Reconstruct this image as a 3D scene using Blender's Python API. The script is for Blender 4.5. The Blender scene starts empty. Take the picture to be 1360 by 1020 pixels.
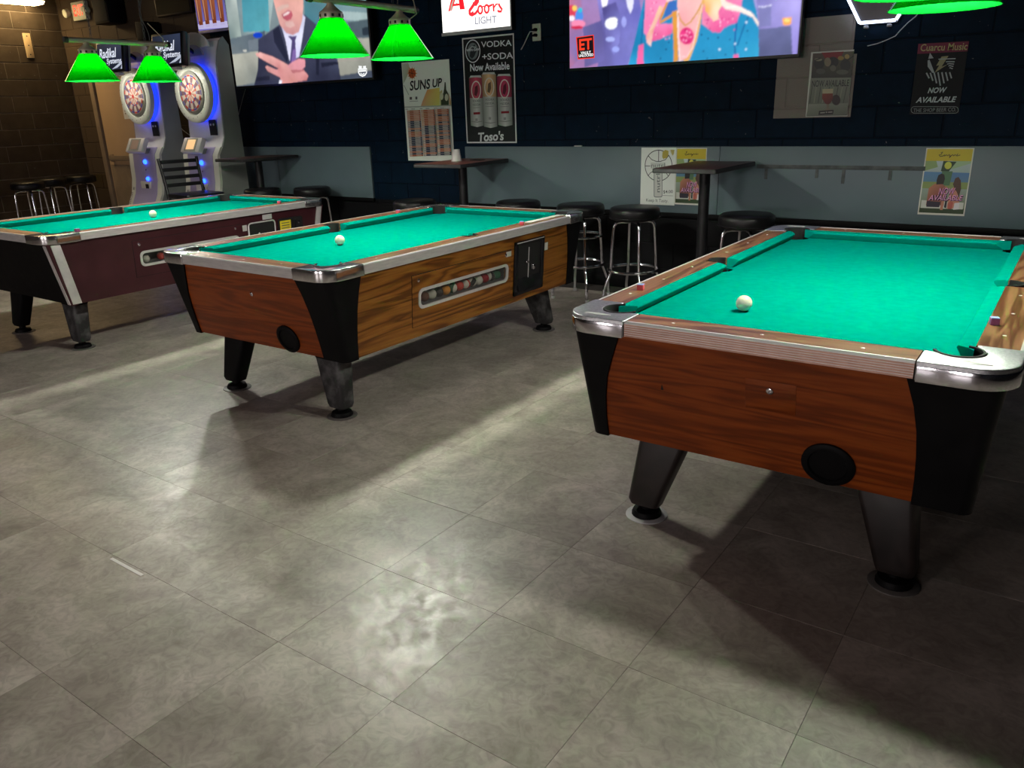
import bpy, bmesh, math, random
from mathutils import Vector, Matrix
random.seed(7)
PI = math.pi
scene = bpy.context.scene
C = scene.collection

# ------------------------------------------------------------------ camera
FPX, YAW, PITCH, ROLL, CAMH = 1050.087, -0.621918, 0.333713, -0.0322422, 1.46266
_f0 = Vector((math.sin(YAW), math.cos(YAW), 0)); _r0 = Vector((math.cos(YAW), -math.sin(YAW), 0)); _u0 = Vector((0, 0, 1))
FWD = _f0*math.cos(PITCH) - _u0*math.sin(PITCH); _u = _u0*math.cos(PITCH) + _f0*math.sin(PITCH)
RGT = _r0*math.cos(ROLL) + _u*math.sin(ROLL); UPV = _u*math.cos(ROLL) - _r0*math.sin(ROLL)
EYE = Vector((0, 0, CAMH))
cd = bpy.data.cameras.new('camera'); cam = bpy.data.objects.new('camera', cd); C.objects.link(cam)
cd.sensor_fit = 'HORIZONTAL'; cd.sensor_width = 36.0; cd.lens = FPX/1360*36.0; cd.clip_start = 0.05; cd.clip_end = 60
mw = Matrix((RGT, UPV, -FWD)).transposed().to_4x4(); mw.translation = EYE
cam.matrix_world = mw
scene.camera = cam
# ------------------------------------------------------------------ world, exposure
w = bpy.data.worlds.new('world'); scene.world = w; w.use_nodes = True
w.node_tree.nodes['Background'].inputs[0].default_value = (0.5, 0.45, 0.5, 1)
w.node_tree.nodes['Background'].inputs[1].default_value = 0.01
vs = scene.view_settings
vs.view_transform = 'Standard'; vs.look = 'None'; vs.gamma = 1.0; vs.use_curve_mapping = False; vs.exposure = 0.0
BULB = 730.0          # radiance of the pool-lamp bulbs
BULBC = (1.0, 0.96, 0.88)
CEILW = 22.0           # warm ceiling fitting in the far left corner
REARW = 14.0           # dim fill from ceiling fittings added behind the viewer

# added fill light behind two made-up street windows in the unseen rear wall
RWY = -8.2                                     # rear wall
FILL_WINS = ((-4.9, 1.9), (-0.9, 1.9))              # centre x, width
WZ0, WZ1 = .95, 2.25
for _x, _w in FILL_WINS:
    _l = bpy.data.lights.new('rear_fill', 'AREA'); _l.shape = 'RECTANGLE'; _l.size = _w; _l.size_y = WZ1-WZ0; _l.energy = 225.0; _l.color = (1.0, .86, .85)
    _o = bpy.data.objects.new('rear_fill', _l); C.objects.link(_o); _o.location = (_x, RWY-.16, (WZ0+WZ1)/2); _o.rotation_euler = (math.radians(90), 0, 0)

# ------------------------------------------------------------------ helpers
def hit(px, py, P, N):
    d = RGT*((px-680)/FPX) - UPV*((py-510)/FPX) + FWD
    P = Vector(P); N = Vector(N)
    return EYE + d*((P-EYE).dot(N)/d.dot(N))
def on_y(px, py, y): return hit(px, py, (0, y, 0), (0, 1, 0))
def s2l(c):
    return tuple((x/12.92 if x <= 0.04045 else ((x+0.055)/1.055)**2.4) for x in c[:3])
def project(p):
    v = Vector(p)-EYE; z = v.dot(FWD)
    if z < .05: return None
    return (680+FPX*v.dot(RGT)/z, 510-FPX*v.dot(UPV)/z, z)

class MB:
    def __init__(self): self.v = []; self.f = []
    def add(self, vs_, fs):
        b = len(self.v); self.v += [tuple(x) for x in vs_]; self.f += [tuple(i+b for i in q) for q in fs]; return self
    def box(self, x0, x1, y0, y1, z0, z1):
        return self.add([(x0,y0,z0),(x1,y0,z0),(x1,y1,z0),(x0,y1,z0),(x0,y0,z1),(x1,y0,z1),(x1,y1,z1),(x0,y1,z1)],
                        [(3,2,1,0),(4,5,6,7),(0,1,5,4),(1,2,6,5),(2,3,7,6),(3,0,4,7)])
    def prism(self, poly, a, b, axis='z'):
        def P(p, h): return {'z': (p[0],p[1],h), 'y': (p[0],h,p[1]), 'x': (h,p[0],p[1])}[axis]
        n = len(poly)
        return self.add([P(p,a) for p in poly]+[P(p,b) for p in poly],
                        [tuple(range(n-1,-1,-1)), tuple(range(n,2*n))]+[(i,(i+1)%n,n+(i+1)%n,n+i) for i in range(n)])
    def loft(self, rings, cap=True, closed=True):
        n = len(rings[0]); vs_ = [p for r in rings for p in r]; fs = []
        for k in range(len(rings)-1):
            for i in range(n if closed else n-1):
                j = (i+1) % n
                fs.append((k*n+i, k*n+j, (k+1)*n+j, (k+1)*n+i))
        if cap and closed:
            fs.append(tuple(range(n-1,-1,-1))); fs.append(tuple((len(rings)-1)*n+i for i in range(n)))
        return self.add(vs_, fs)
    def lathe(self, prof, n=24, c=(0,0,0), cap=True):
        rings = [[(c[0]+max(r,1e-5)*math.cos(2*PI*i/n), c[1]+max(r,1e-5)*math.sin(2*PI*i/n), c[2]+z) for i in range(n)] for r, z in prof]
        return self.loft(rings, cap)
    def tube(self, path, r, n=8, closed=False):
        P = [Vector(p) for p in path]; rings = []; m = len(P)
        prev = None
        for i in range(m):
            if closed: t = (P[(i+1)%m]-P[i-1]).normalized()
            else: t = (P[min(i+1,m-1)]-P[max(i-1,0)]).normalized()
            if prev is None:
                a = Vector((0,0,1)) if abs(t.z) < .9 else Vector((1,0,0)); u = t.cross(a).normalized()
            else:
                u = (prev - t*prev.dot(t)).normalized()
            prev = u; b = t.cross(u)
            rr = r[i] if isinstance(r, (list, tuple)) else r
            rings.append([tuple(P[i]+u*(rr*math.cos(2*PI*k/n))+b*(rr*math.sin(2*PI*k/n))) for k in range(n)])
        if closed:
            return self.loft(rings+[rings[0]], cap=False)
        return self.loft(rings)
    def build(self, name, mat, parent=None, smooth=40, bevel=0, M=None, segs=2):
        me = bpy.data.meshes.new(name); me.from_pydata(self.v, [], self.f)
        bm = bmesh.new(); bm.from_mesh(me)
        bmesh.ops.remove_doubles(bm, verts=bm.verts, dist=1e-6)
        bmesh.ops.recalc_face_normals(bm, faces=bm.faces)
        if bevel:
            es = [e for e in bm.edges if len(e.link_faces) == 2 and e.calc_face_angle(0) > .6]
            bmesh.ops.bevel(bm, geom=es, offset=bevel, segments=segs, profile=.5, affect='EDGES', clamp_overlap=True)
        bm.to_mesh(me); bm.free()
        if smooth:
            for p in me.polygons: p.use_smooth = True
            me.set_sharp_from_angle(angle=math.radians(smooth))
        me.materials.append(mat)
        o = bpy.data.objects.new(name, me); C.objects.link(o)
        if parent: o.parent = parent
        if M is not None: o.matrix_local = M
        return o
def empty(name, loc=(0,0,0), rz=0):
    o = bpy.data.objects.new(name, None); C.objects.link(o); o.location = loc; o.rotation_euler = (0,0,rz); o.empty_display_size = .1
    return o
def tag(o, label, cat, group=None):
    o['label'] = label; o['category'] = cat
    if group: o['group'] = group
    return o
def struct(o): o['kind'] = 'structure'; return o
def copy_tree(o, parent=None):
    c = o.copy(); C.objects.link(c); c.parent = parent
    for ch in list(o.children): copy_tree(ch, c)
    return c
def arc(cx, cy, r, a0, a1, n): return [(cx+r*math.cos(math.radians(a0+(a1-a0)*i/n)), cy+r*math.sin(math.radians(a0+(a1-a0)*i/n))) for i in range(n+1)]
def rrect(x0, x1, y0, y1, r, n=4):
    return arc(x1-r,y0+r,r,-90,0,n)+arc(x1-r,y1-r,r,0,90,n)+arc(x0+r,y1-r,r,90,180,n)+arc(x0+r,y0+r,r,180,270,n)

# ------------------------------------------------------------------ materials
MATS = {}
def mat(name, col, rough=.5, metal=0, emit=None, strength=0, spec=.5, coat=0):
    m = bpy.data.materials.new(name); m.use_nodes = True; b = m.node_tree.nodes['Principled BSDF']
    b.inputs['Base Color'].default_value = (*col, 1); b.inputs['Roughness'].default_value = rough; b.inputs['Metallic'].default_value = metal
    b.inputs['Specular IOR Level'].default_value = spec
    if coat: b.inputs['Coat Weight'].default_value = coat; b.inputs['Coat Roughness'].default_value = .08
    if emit: b.inputs['Emission Color'].default_value = (*emit, 1); b.inputs['Emission Strength'].default_value = strength
    MATS[name] = m; return m
def nodes(m): return m.node_tree.nodes, m.node_tree.links, m.node_tree.nodes['Principled BSDF']
def ramp(nt, stops):
    r = nt.nodes.new('ShaderNodeValToRGB'); e = r.color_ramp.elements
    while len(e) < len(stops): e.new(.5)
    for i, (p, c) in enumerate(stops): e[i].position = p; e[i].color = (*c, 1)
    return r
def noisy(name, c0, c1, scale=8, rough=(.4,.6), metal=0, bump=0, bscale=60, detail=6, spec=.5, coord='Object', stretch=(1,1,1), lo=.35, hi=.65):
    m = mat(name, c0, rough[0], metal, spec=spec); N, Lk, b = nodes(m)
    tc = N.new('ShaderNodeTexCoord'); mp = N.new('ShaderNodeMapping'); mp.inputs['Scale'].default_value = stretch
    Lk.new(tc.outputs[coord], mp.inputs['Vector'])
    n = N.new('ShaderNodeTexNoise'); n.inputs['Scale'].default_value = scale; n.inputs['Detail'].default_value = detail
    Lk.new(mp.outputs[0], n.inputs['Vector'])
    r = ramp(m.node_tree, [(lo, c0), (hi, c1)]); Lk.new(n.outputs['Fac'], r.inputs[0]); Lk.new(r.outputs[0], b.inputs['Base Color'])
    mr = N.new('ShaderNodeMapRange'); mr.inputs['To Min'].default_value = rough[0]; mr.inputs['To Max'].default_value = rough[1]
    Lk.new(n.outputs['Fac'], mr.inputs['Value']); Lk.new(mr.outputs[0], b.inputs['Roughness'])
    if bump:
        n2 = N.new('ShaderNodeTexNoise'); n2.inputs['Scale'].default_value = bscale; n2.inputs['Detail'].default_value = 4
        Lk.new(mp.outputs[0], n2.inputs['Vector'])
        bp = N.new('ShaderNodeBump'); bp.inputs['Strength'].default_value = bump; bp.inputs['Distance'].default_value = .01
        Lk.new(n2.outputs['Fac'], bp.inputs['Height']); Lk.new(bp.outputs[0], b.inputs['Normal'])
    return m
def wood(name, dark, mid, light, axis='x', rough=.35, scale=1.0):
    m = mat(name, mid, rough, spec=.3); N, Lk, b = nodes(m)
    tc = N.new('ShaderNodeTexCoord'); mp = N.new('ShaderNodeMapping')
    s = {'x': (.55, 7, 7), 'y': (7, .55, 7)}[axis]
    mp.inputs['Scale'].default_value = tuple(k*scale for k in s); Lk.new(tc.outputs['Object'], mp.inputs['Vector'])
    oi = N.new('ShaderNodeObjectInfo'); cm = N.new('ShaderNodeCombineXYZ'); ml = N.new('ShaderNodeMath'); ml.operation = 'MULTIPLY'; ml.inputs[1].default_value = 13
    Lk.new(oi.outputs['Random'], ml.inputs[0]); Lk.new(ml.outputs[0], cm.inputs[2]); Lk.new(cm.outputs[0], mp.inputs['Location'])
    n = N.new('ShaderNodeTexNoise'); n.inputs['Scale'].default_value = 1.3; n.inputs['Detail'].default_value = 3; n.inputs['Distortion'].default_value = .6
    Lk.new(mp.outputs[0], n.inputs['Vector'])
    wv = N.new('ShaderNodeMath'); wv.operation = 'MULTIPLY'; wv.inputs[1].default_value = 44; Lk.new(n.outputs['Fac'], wv.inputs[0])
    sn = N.new('ShaderNodeMath'); sn.operation = 'SINE'; Lk.new(wv.outputs[0], sn.inputs[0])
    mr = N.new('ShaderNodeMapRange'); mr.inputs['From Min'].default_value = -1; Lk.new(sn.outputs[0], mr.inputs['Value'])
    r = ramp(m.node_tree, [(.0, dark), (.45, mid), (1.0, light)]); Lk.new(mr.outputs[0], r.inputs[0])
    f = N.new('ShaderNodeTexNoise'); f.inputs['Scale'].default_value = 14; f.inputs['Detail'].default_value = 5; Lk.new(mp.outputs[0], f.inputs['Vector'])
    mx = N.new('ShaderNodeMix'); mx.data_type = 'RGBA'; mx.blend_type = 'MULTIPLY'; mx.inputs['Factor'].default_value = .55
    r2 = ramp(m.node_tree, [(.3, (.58,.55,.52)), (.62, (1,1,1))]); Lk.new(f.outputs['Fac'], r2.inputs[0])
    Lk.new(r.outputs[0], mx.inputs['A']); Lk.new(r2.outputs[0], mx.inputs['B']); Lk.new(mx.outputs['Result'], b.inputs['Base Color'])
    return m
def colattr(name, rough=.45, strength=None, spec=.4):
    m = mat(name, (.5,.5,.5), rough, spec=spec); N, Lk, b = nodes(m)
    a = N.new('ShaderNodeVertexColor'); a.layer_name = 'Col'
    if strength:
        b.inputs['Base Color'].default_value = (.01,.01,.01,1)
        Lk.new(a.outputs['Color'], b.inputs['Emission Color']); b.inputs['Emission Strength'].default_value = strength
        b.inputs['Roughness'].default_value = .25; b.inputs['Specular IOR Level'].default_value = .08
    else:
        Lk.new(a.outputs['Color'], b.inputs['Base Color'])
    return m

M_chrome = noisy('chrome', (.72,.72,.75), (.62,.62,.66), 20, (.07,.2), 1)
M_polcast = noisy('polished_casting', (.80,.80,.80), (.70,.70,.71), 40, (.10,.2), .95)
M_cast = noisy('cast_metal', (.60,.61,.62), (.46,.48,.50), 120, (.30,.5), 1, .25, 260)
M_alu = noisy('brushed_aluminium', (.74,.73,.71), (.62,.62,.61), 14, (.28,.42), .4, stretch=(1,1,6))
M_black = noisy('black_plastic', (.0022,.0022,.0026), (.004,.004,.0045), 12, (.5,.65), spec=.12)
M_vinyl = noisy('black_vinyl', (.004,.004,.0045), (.007,.007,.008), 9, (.3,.42), bump=.15, bscale=200, spec=.3)
M_dark = noisy('black_metal', (.006,.006,.007), (.012,.012,.014), 18, (.35,.55), spec=.3)
M_hole = noisy('pocket_black', (.004,.004,.004), (.008,.008,.008), 10, (.7,.9))
M_woodE = wood('walnut_end', (.150,.028,.003), (.220,.041,.004), (.255,.054,.006), 'x')
M_woodS = wood('walnut_side', (.12,.040,.006), (.24,.087,.012), (.30,.118,.020), 'x')
M_railx = wood('rail_walnut_x', (.11,.042,.018), (.21,.095,.044), (.27,.13,.062), 'x', .3)
M_raily = wood('rail_walnut_y', (.11,.042,.018), (.21,.095,.044), (.27,.13,.062), 'y', .3)
M_burg = noisy('burgundy_laminate', (.036,.005,.009), (.050,.008,.013), 6, (.35,.5))
M_cloth = noisy('green_cloth', (.0,.240,.188), (.0,.265,.210), 30, (.9,.95), bump=.1, bscale=900, spec=.0)
M_ribbed = noisy('ribbed_copper_trim', (.50,.31,.24), (.42,.25,.19), 30, (.3,.45), .7)
M_white = noisy('ivory_ball', (.80,.74,.58), (.84,.79,.64), 4, (.12,.2))
M_sight = noisy('pearl_sight', (.8,.78,.72), (.75,.72,.66), 30, (.2,.3))
M_legworn = noisy('scuffed_leg', (.012,.012,.013), (.11,.11,.11), 16, (.4,.7), bump=.2, bscale=90, lo=.45, hi=.8)
M_legdark = noisy('dark_leg', (.007,.005,.0045), (.016,.010,.009), 14, (.35,.55))
M_scuff = noisy('smoked_coaster', (.09,.085,.08), (.12,.11,.10), 20, (.4,.6))
M_brass = noisy('satin_nickel', (.78,.70,.52), (.66,.60,.46), 16, (.28,.4), .35)
M_tabletop = noisy('brown_laminate_top', (.085,.040,.028), (.14,.066,.046), 22, (.3,.45), stretch=(1,5,1))
M_redtop_lit = noisy('lit_red_brown_top', (.26,.085,.060), (.34,.120,.085), 22, (.3,.45), stretch=(1,5,1))  # red-brown top, brightened in its colour for the lamplight on it
M_edge = noisy('black_table_edge', (.012,.012,.012), (.03,.03,.03), 20, (.4,.6))
M_panel = noisy('grey_panel_paint', (.100,.148,.168), (.116,.168,.190), 2.2, (.4,.55), bump=.05, bscale=40)
M_paper = noisy('paper', (.62,.62,.58), (.66,.66,.62), 30, (.6,.8))
M_foam = noisy('white_foam', (.75,.74,.70), (.8,.79,.75), 60, (.6,.8))
M_door = noisy('beige_door_paint', (.36,.25,.15), (.40,.28,.17), 3, (.45,.6))
M_frame = noisy('grey_brown_frame', (.17,.13,.09), (.22,.17,.12), 8, (.4,.6))
M_plast = noisy('ivory_plastic', (.50,.52,.40), (.55,.57,.45), 20, (.4,.5))
M_cord = noisy('grey_cord', (.45,.45,.45), (.5,.5,.5), 20, (.4,.6))
M_darkcord = noisy('dark_cord', (.05,.05,.045), (.08,.08,.07), 20, (.4,.6))
M_tvcase = noisy('tv_black_case', (.008,.008,.010), (.012,.012,.014), 20, (.25,.4))
M_mwhite = noisy('machine_white', (.62,.62,.60), (.68,.68,.66), 3, (.3,.4))
M_mside = noisy('machine_side_grey', (.22,.24,.22), (.26,.28,.26), 3, (.4,.5))
M_lilac = noisy('machine_lilac', (.36,.33,.52), (.40,.37,.56), 3, (.3,.4))
M_ring = noisy('dartboard_ring', (.66,.68,.58), (.70,.72,.62), 5, (.35,.45))
M_art = colattr('printed_art', .45); M_artd = colattr('printed_art_matte', .7)
M_tv = colattr('tv_picture', .3, 1.15); M_scr = colattr('machine_screen', .3, .9); M_sign = colattr('lit_sign_face', .3, 1.6); M_board = colattr('dartboard_face', .5)
M_beer = colattr('beer_screen_picture', .3, .8)
M_blue = mat('blue_led', (.02,.05,.4), .3, emit=(.01,.06,1.0), strength=9)
M_blued = mat('blue_led_strip', (.02,.05,.4), .3, emit=(.008,.03,1.0), strength=2.2)
M_amber = mat('amber_screen', (.05,.04,.03), .3, emit=(1,.60,.28), strength=.9); M_amberd = mat('dim_amber_screen', (.05,.04,.03), .3, emit=(.8,.5,.35), strength=.18)
M_neon = mat('neon_tube_white', (.8,.8,.9), .3, emit=(.62,.72,1.0), strength=5)
M_bulb = mat('lamp_bulb', (.9,.9,.85), .4, emit=BULBC, strength=BULB)
M_ceil = mat('warm_diffuser', (.9,.85,.7), .4, emit=(1.0,.70,.33), strength=CEILW)
M_rear = mat('rear_fill_diffuser', (.9,.8,.7), .4, emit=(1.0,.74,.72), strength=REARW)
M_exit = mat('exit_red', (.5,.03,.02), .4, emit=(1,.05,.02), strength=1.2)
M_ceiling = noisy('dark_ceiling', (.012,.012,.014), (.02,.02,.022), 4, (.7,.9))
# translucent green glass of the lamp shades
def shade_mat():
    m = bpy.data.materials.new('green_glass_shade'); m.use_nodes = True; nt = m.node_tree; nt.nodes.clear()
    out = nt.nodes.new('ShaderNodeOutputMaterial')
    tr = nt.nodes.new('ShaderNodeBsdfTranslucent'); tr.inputs[0].default_value = (.0,.020,.0003,1)
    gl = nt.nodes.new('ShaderNodeBsdfGlossy'); gl.inputs[0].default_value = (1,1,1,1); gl.inputs[1].default_value = .08
    n = nt.nodes.new('ShaderNodeTexNoise'); n.inputs['Scale'].default_value = 5
    fr = nt.nodes.new('ShaderNodeFresnel'); fr.inputs[0].default_value = 1.45
    m2 = nt.nodes.new('ShaderNodeMixShader')
    bp = nt.nodes.new('ShaderNodeBump'); bp.inputs['Strength'].default_value = .02; nt.links.new(n.outputs['Fac'], bp.inputs['Height']); nt.links.new(bp.outputs[0], gl.inputs['Normal'])
    nt.links.new(fr.outputs[0], m2.inputs[0]); nt.links.new(tr.outputs[0], m2.inputs[1]); nt.links.new(gl.outputs[0], m2.inputs[2])
    nt.links.new(m2.outputs[0], out.inputs[0]); return m
def lining_mat():
    m = bpy.data.materials.new('shade_inner_glass'); m.use_nodes = True; nt = m.node_tree; nt.nodes.clear()
    out = nt.nodes.new('ShaderNodeOutputMaterial')
    df = nt.nodes.new('ShaderNodeBsdfDiffuse'); n = nt.nodes.new('ShaderNodeTexNoise'); n.inputs['Scale'].default_value = 12
    r = ramp(nt, [(.3, (.002,.20,.014)), (.7, (.003,.24,.020))]); nt.links.new(n.outputs['Fac'], r.inputs[0]); nt.links.new(r.outputs[0], df.inputs[0])
    tr = nt.nodes.new('ShaderNodeBsdfTransparent'); tr.inputs[0].default_value = (.05,.9,.15,1)
    mx = nt.nodes.new('ShaderNodeMixShader'); mx.inputs[0].default_value = .5
    nt.links.new(df.outputs[0], mx.inputs[1]); nt.links.new(tr.outputs[0], mx.inputs[2]); nt.links.new(mx.outputs[0], out.inputs[0]); return m
M_lining = lining_mat()
M_shade = shade_mat()
def glass_mat():
    m = bpy.data.materials.new('window_glass'); m.use_nodes = True; nt = m.node_tree; nt.nodes.clear()
    out = nt.nodes.new('ShaderNodeOutputMaterial'); tr = nt.nodes.new('ShaderNodeBsdfTransparent'); tr.inputs[0].default_value = (.92,.94,.94,1)
    gl = nt.nodes.new('ShaderNodeBsdfGlossy'); gl.inputs[1].default_value = .12
    n = nt.nodes.new('ShaderNodeTexNoise'); n.inputs['Scale'].default_value = 25; mr = nt.nodes.new('ShaderNodeMapRange'); mr.inputs['To Min'].default_value = .05; mr.inputs['To Max'].default_value = .16
    nt.links.new(n.outputs['Fac'], mr.inputs['Value']); mx = nt.nodes.new('ShaderNodeMixShader'); nt.links.new(mr.outputs[0], mx.inputs[0])
    nt.links.new(tr.outputs[0], mx.inputs[1]); nt.links.new(gl.outputs[0], mx.inputs[2]); nt.links.new(mx.outputs[0], out.inputs[0]); return m
M_glass = glass_mat()

# floor vinyl: mottled grey-brown, worn gloss
def floor_mat():
    m = mat('vinyl_floor', (.17,.155,.14), .4); N, Lk, b = nodes(m)
    g = N.new('ShaderNodeNewGeometry'); oi = N.new('ShaderNodeObjectInfo')
    cm = N.new('ShaderNodeCombineXYZ'); ml = N.new('ShaderNodeMath'); ml.operation = 'MULTIPLY'; ml.inputs[1].default_value = 3
    Lk.new(oi.outputs['Random'], ml.inputs[0]); Lk.new(ml.outputs[0], cm.inputs[2])
    ad = N.new('ShaderNodeVectorMath'); Lk.new(g.outputs['Position'], ad.inputs[0]); Lk.new(cm.outputs[0], ad.inputs[1])
    n1 = N.new('ShaderNodeTexNoise'); n1.inputs['Scale'].default_value = 3.2; n1.inputs['Detail'].default_value = 8; n1.inputs['Roughness'].default_value = .65; n1.inputs['Distortion'].default_value = .8
    Lk.new(ad.outputs[0], n1.inputs['Vector'])
    r = ramp(m.node_tree, [(.28, (.250,.218,.182)), (.50, (.375,.334,.286)), (.72, (.55,.500,.438))]); Lk.new(n1.outputs['Fac'], r.inputs[0])
    n3 = N.new('ShaderNodeTexNoise'); n3.inputs['Scale'].default_value = 22; n3.inputs['Detail'].default_value = 9; n3.inputs['Distortion'].default_value = 2.0; Lk.new(ad.outputs[0], n3.inputs['Vector'])
    r3 = ramp(m.node_tree, [(.33, (.66,.65,.64)), (.60, (1.06,1.06,1.06))]); Lk.new(n3.outputs['Fac'], r3.inputs[0])
    mx = N.new('ShaderNodeMix'); mx.data_type = 'RGBA'; mx.blend_type = 'MULTIPLY'; mx.inputs['Factor'].default_value = .6
    Lk.new(r.outputs[0], mx.inputs['A']); Lk.new(r3.outputs[0], mx.inputs['B']); Lk.new(mx.outputs['Result'], b.inputs['Base Color'])
    n2 = N.new('ShaderNodeTexNoise'); n2.inputs['Scale'].default_value = 13; n2.inputs['Detail'].default_value = 7; n2.inputs['Distortion'].default_value = 1.5; Lk.new(g.outputs['Position'], n2.inputs['Vector'])
    mr = N.new('ShaderNodeMapRange'); mr.inputs['From Min'].default_value = .3; mr.inputs['From Max'].default_value = .7; mr.inputs['To Min'].default_value = .30; mr.inputs['To Max'].default_value = .50
    Lk.new(n2.outputs['Fac'], mr.inputs['Value']); Lk.new(mr.outputs[0], b.inputs['Roughness'])
    bp = N.new('ShaderNodeBump'); bp.inputs['Strength'].default_value = .15; bp.inputs['Distance'].default_value = .004
    Lk.new(n1.outputs['Fac'], bp.inputs['Height']); Lk.new(bp.outputs[0], b.inputs['Normal'])
    return m
M_floor = floor_mat()
M_seam = noisy('floor_seam', (.05,.045,.04), (.07,.06,.055), 20, (.6,.8))
# painted concrete block: dark paint; an unpainted beige patch on the far wall keeps its own colour
def block_mat(name, c0, c1, patch=False):
    m = mat(name, c0, .6, spec=.1); N, Lk, b = nodes(m)
    g = N.new('ShaderNodeNewGeometry'); oi = N.new('ShaderNodeObjectInfo')
    n = N.new('ShaderNodeTexNoise'); n.inputs['Scale'].default_value = 9; n.inputs['Detail'].default_value = 7; Lk.new(g.outputs['Position'], n.inputs['Vector'])
    av = N.new('ShaderNodeMath'); av.operation = 'MULTIPLY_ADD'; av.inputs[1].default_value = .22; Lk.new(oi.outputs['Random'], av.inputs[0])
    Lk.new(n.outputs['Fac'], av.inputs[2])
    r = ramp(m.node_tree, [(.4, c0), (.85, c1)]); Lk.new(av.outputs[0], r.inputs[0]); last = r.outputs[0]
    # rare pale chips in the paint
    ch = N.new('ShaderNodeTexNoise'); ch.inputs['Scale'].default_value = 34; ch.inputs['Detail'].default_value = 2; Lk.new(g.outputs['Position'], ch.inputs['Vector'])
    gt = N.new('ShaderNodeMapRange'); gt.inputs['From Min'].default_value = .74; gt.inputs['From Max'].default_value = .78; Lk.new(ch.outputs['Fac'], gt.inputs['Value'])
    mc = N.new('ShaderNodeMix'); mc.data_type = 'RGBA'; Lk.new(gt.outputs[0], mc.inputs['Factor']); Lk.new(last, mc.inputs['A']); mc.inputs['B'].default_value = (.16,.16,.16,1); last = mc.outputs['Result']
    if patch:
        sp = N.new('ShaderNodeSeparateXYZ'); Lk.new(g.outputs['Position'], sp.inputs[0])
        def inside(x0, x1, z0, z1):
            fac = None
            for s, lo, hi in (('X', x0, x1), ('Z', z0, z1)):
                for op, v in (('GREATER_THAN', lo), ('LESS_THAN', hi)):
                    q = N.new('ShaderNodeMath'); q.operation = op; q.inputs[1].default_value = v; Lk.new(sp.outputs[s], q.inputs[0])
                    if fac is None: fac = q.outputs[0]
                    else:
                        k = N.new('ShaderNodeMath'); k.operation = 'MULTIPLY'; Lk.new(fac, k.inputs[0]); Lk.new(q.outputs[0], k.inputs[1]); fac = k.outputs[0]
            return fac
        lz = N.new('ShaderNodeMath'); lz.operation = 'LESS_THAN'; lz.inputs[1].default_value = .64; Lk.new(sp.outputs['Z'], lz.inputs[0])
        mz = N.new('ShaderNodeMix'); mz.data_type = 'RGBA'; Lk.new(lz.outputs[0], mz.inputs['Factor']); Lk.new(last, mz.inputs['A']); mz.inputs['B'].default_value = (.007,.007,.008,1); last = mz.outputs['Result']
        lt = N.new('ShaderNodeMath'); lt.operation = 'LESS_THAN'; lt.inputs[1].default_value = -8.3; Lk.new(sp.outputs['X'], lt.inputs[0])
        mb_ = N.new('ShaderNodeMix'); mb_.data_type = 'RGBA'; Lk.new(lt.outputs[0], mb_.inputs['Factor']); Lk.new(last, mb_.inputs['A']); mb_.inputs['B'].default_value = (.062,.046,.031,1); last = mb_.outputs['Result']
        a = inside(-1.905, -1.378, 1.346, 1.745); c = inside(-1.905, -1.405, 1.70, 1.99)
        mxm = N.new('ShaderNodeMath'); mxm.operation = 'MAXIMUM'; Lk.new(a, mxm.inputs[0]); Lk.new(c, mxm.inputs[1])
        mp = N.new('ShaderNodeMix'); mp.data_type = 'RGBA'; Lk.new(mxm.outputs[0], mp.inputs['Factor']); Lk.new(last, mp.inputs['A']); mp.inputs['B'].default_value = (.26,.225,.20,1); last = mp.outputs['Result']
    Lk.new(last, b.inputs['Base Color'])
    n2 = N.new('ShaderNodeTexNoise'); n2.inputs['Scale'].default_value = 140; n2.inputs['Detail'].default_value = 4; Lk.new(g.outputs['Position'], n2.inputs['Vector'])
    bp = N.new('ShaderNodeBump'); bp.inputs['Strength'].default_value = .5; bp.inputs['Distance'].default_value = .004; Lk.new(n2.outputs['Fac'], bp.inputs['Height']); Lk.new(bp.outputs[0], b.inputs['Normal'])
    return m
M_block = block_mat('navy_painted_block', (.0005,.0075,.018), (.0012,.0115,.029), True)
M_blockL = block_mat('taupe_painted_block', (.042,.032,.022), (.064,.049,.034))
M_mortar = block_mat('painted_mortar', (.0003,.004,.010), (.0008,.0065,.016), True)
M_mortarL = noisy('pale_mortar', (.10,.082,.06), (.16,.13,.10), 9, (.5,.7))

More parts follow.
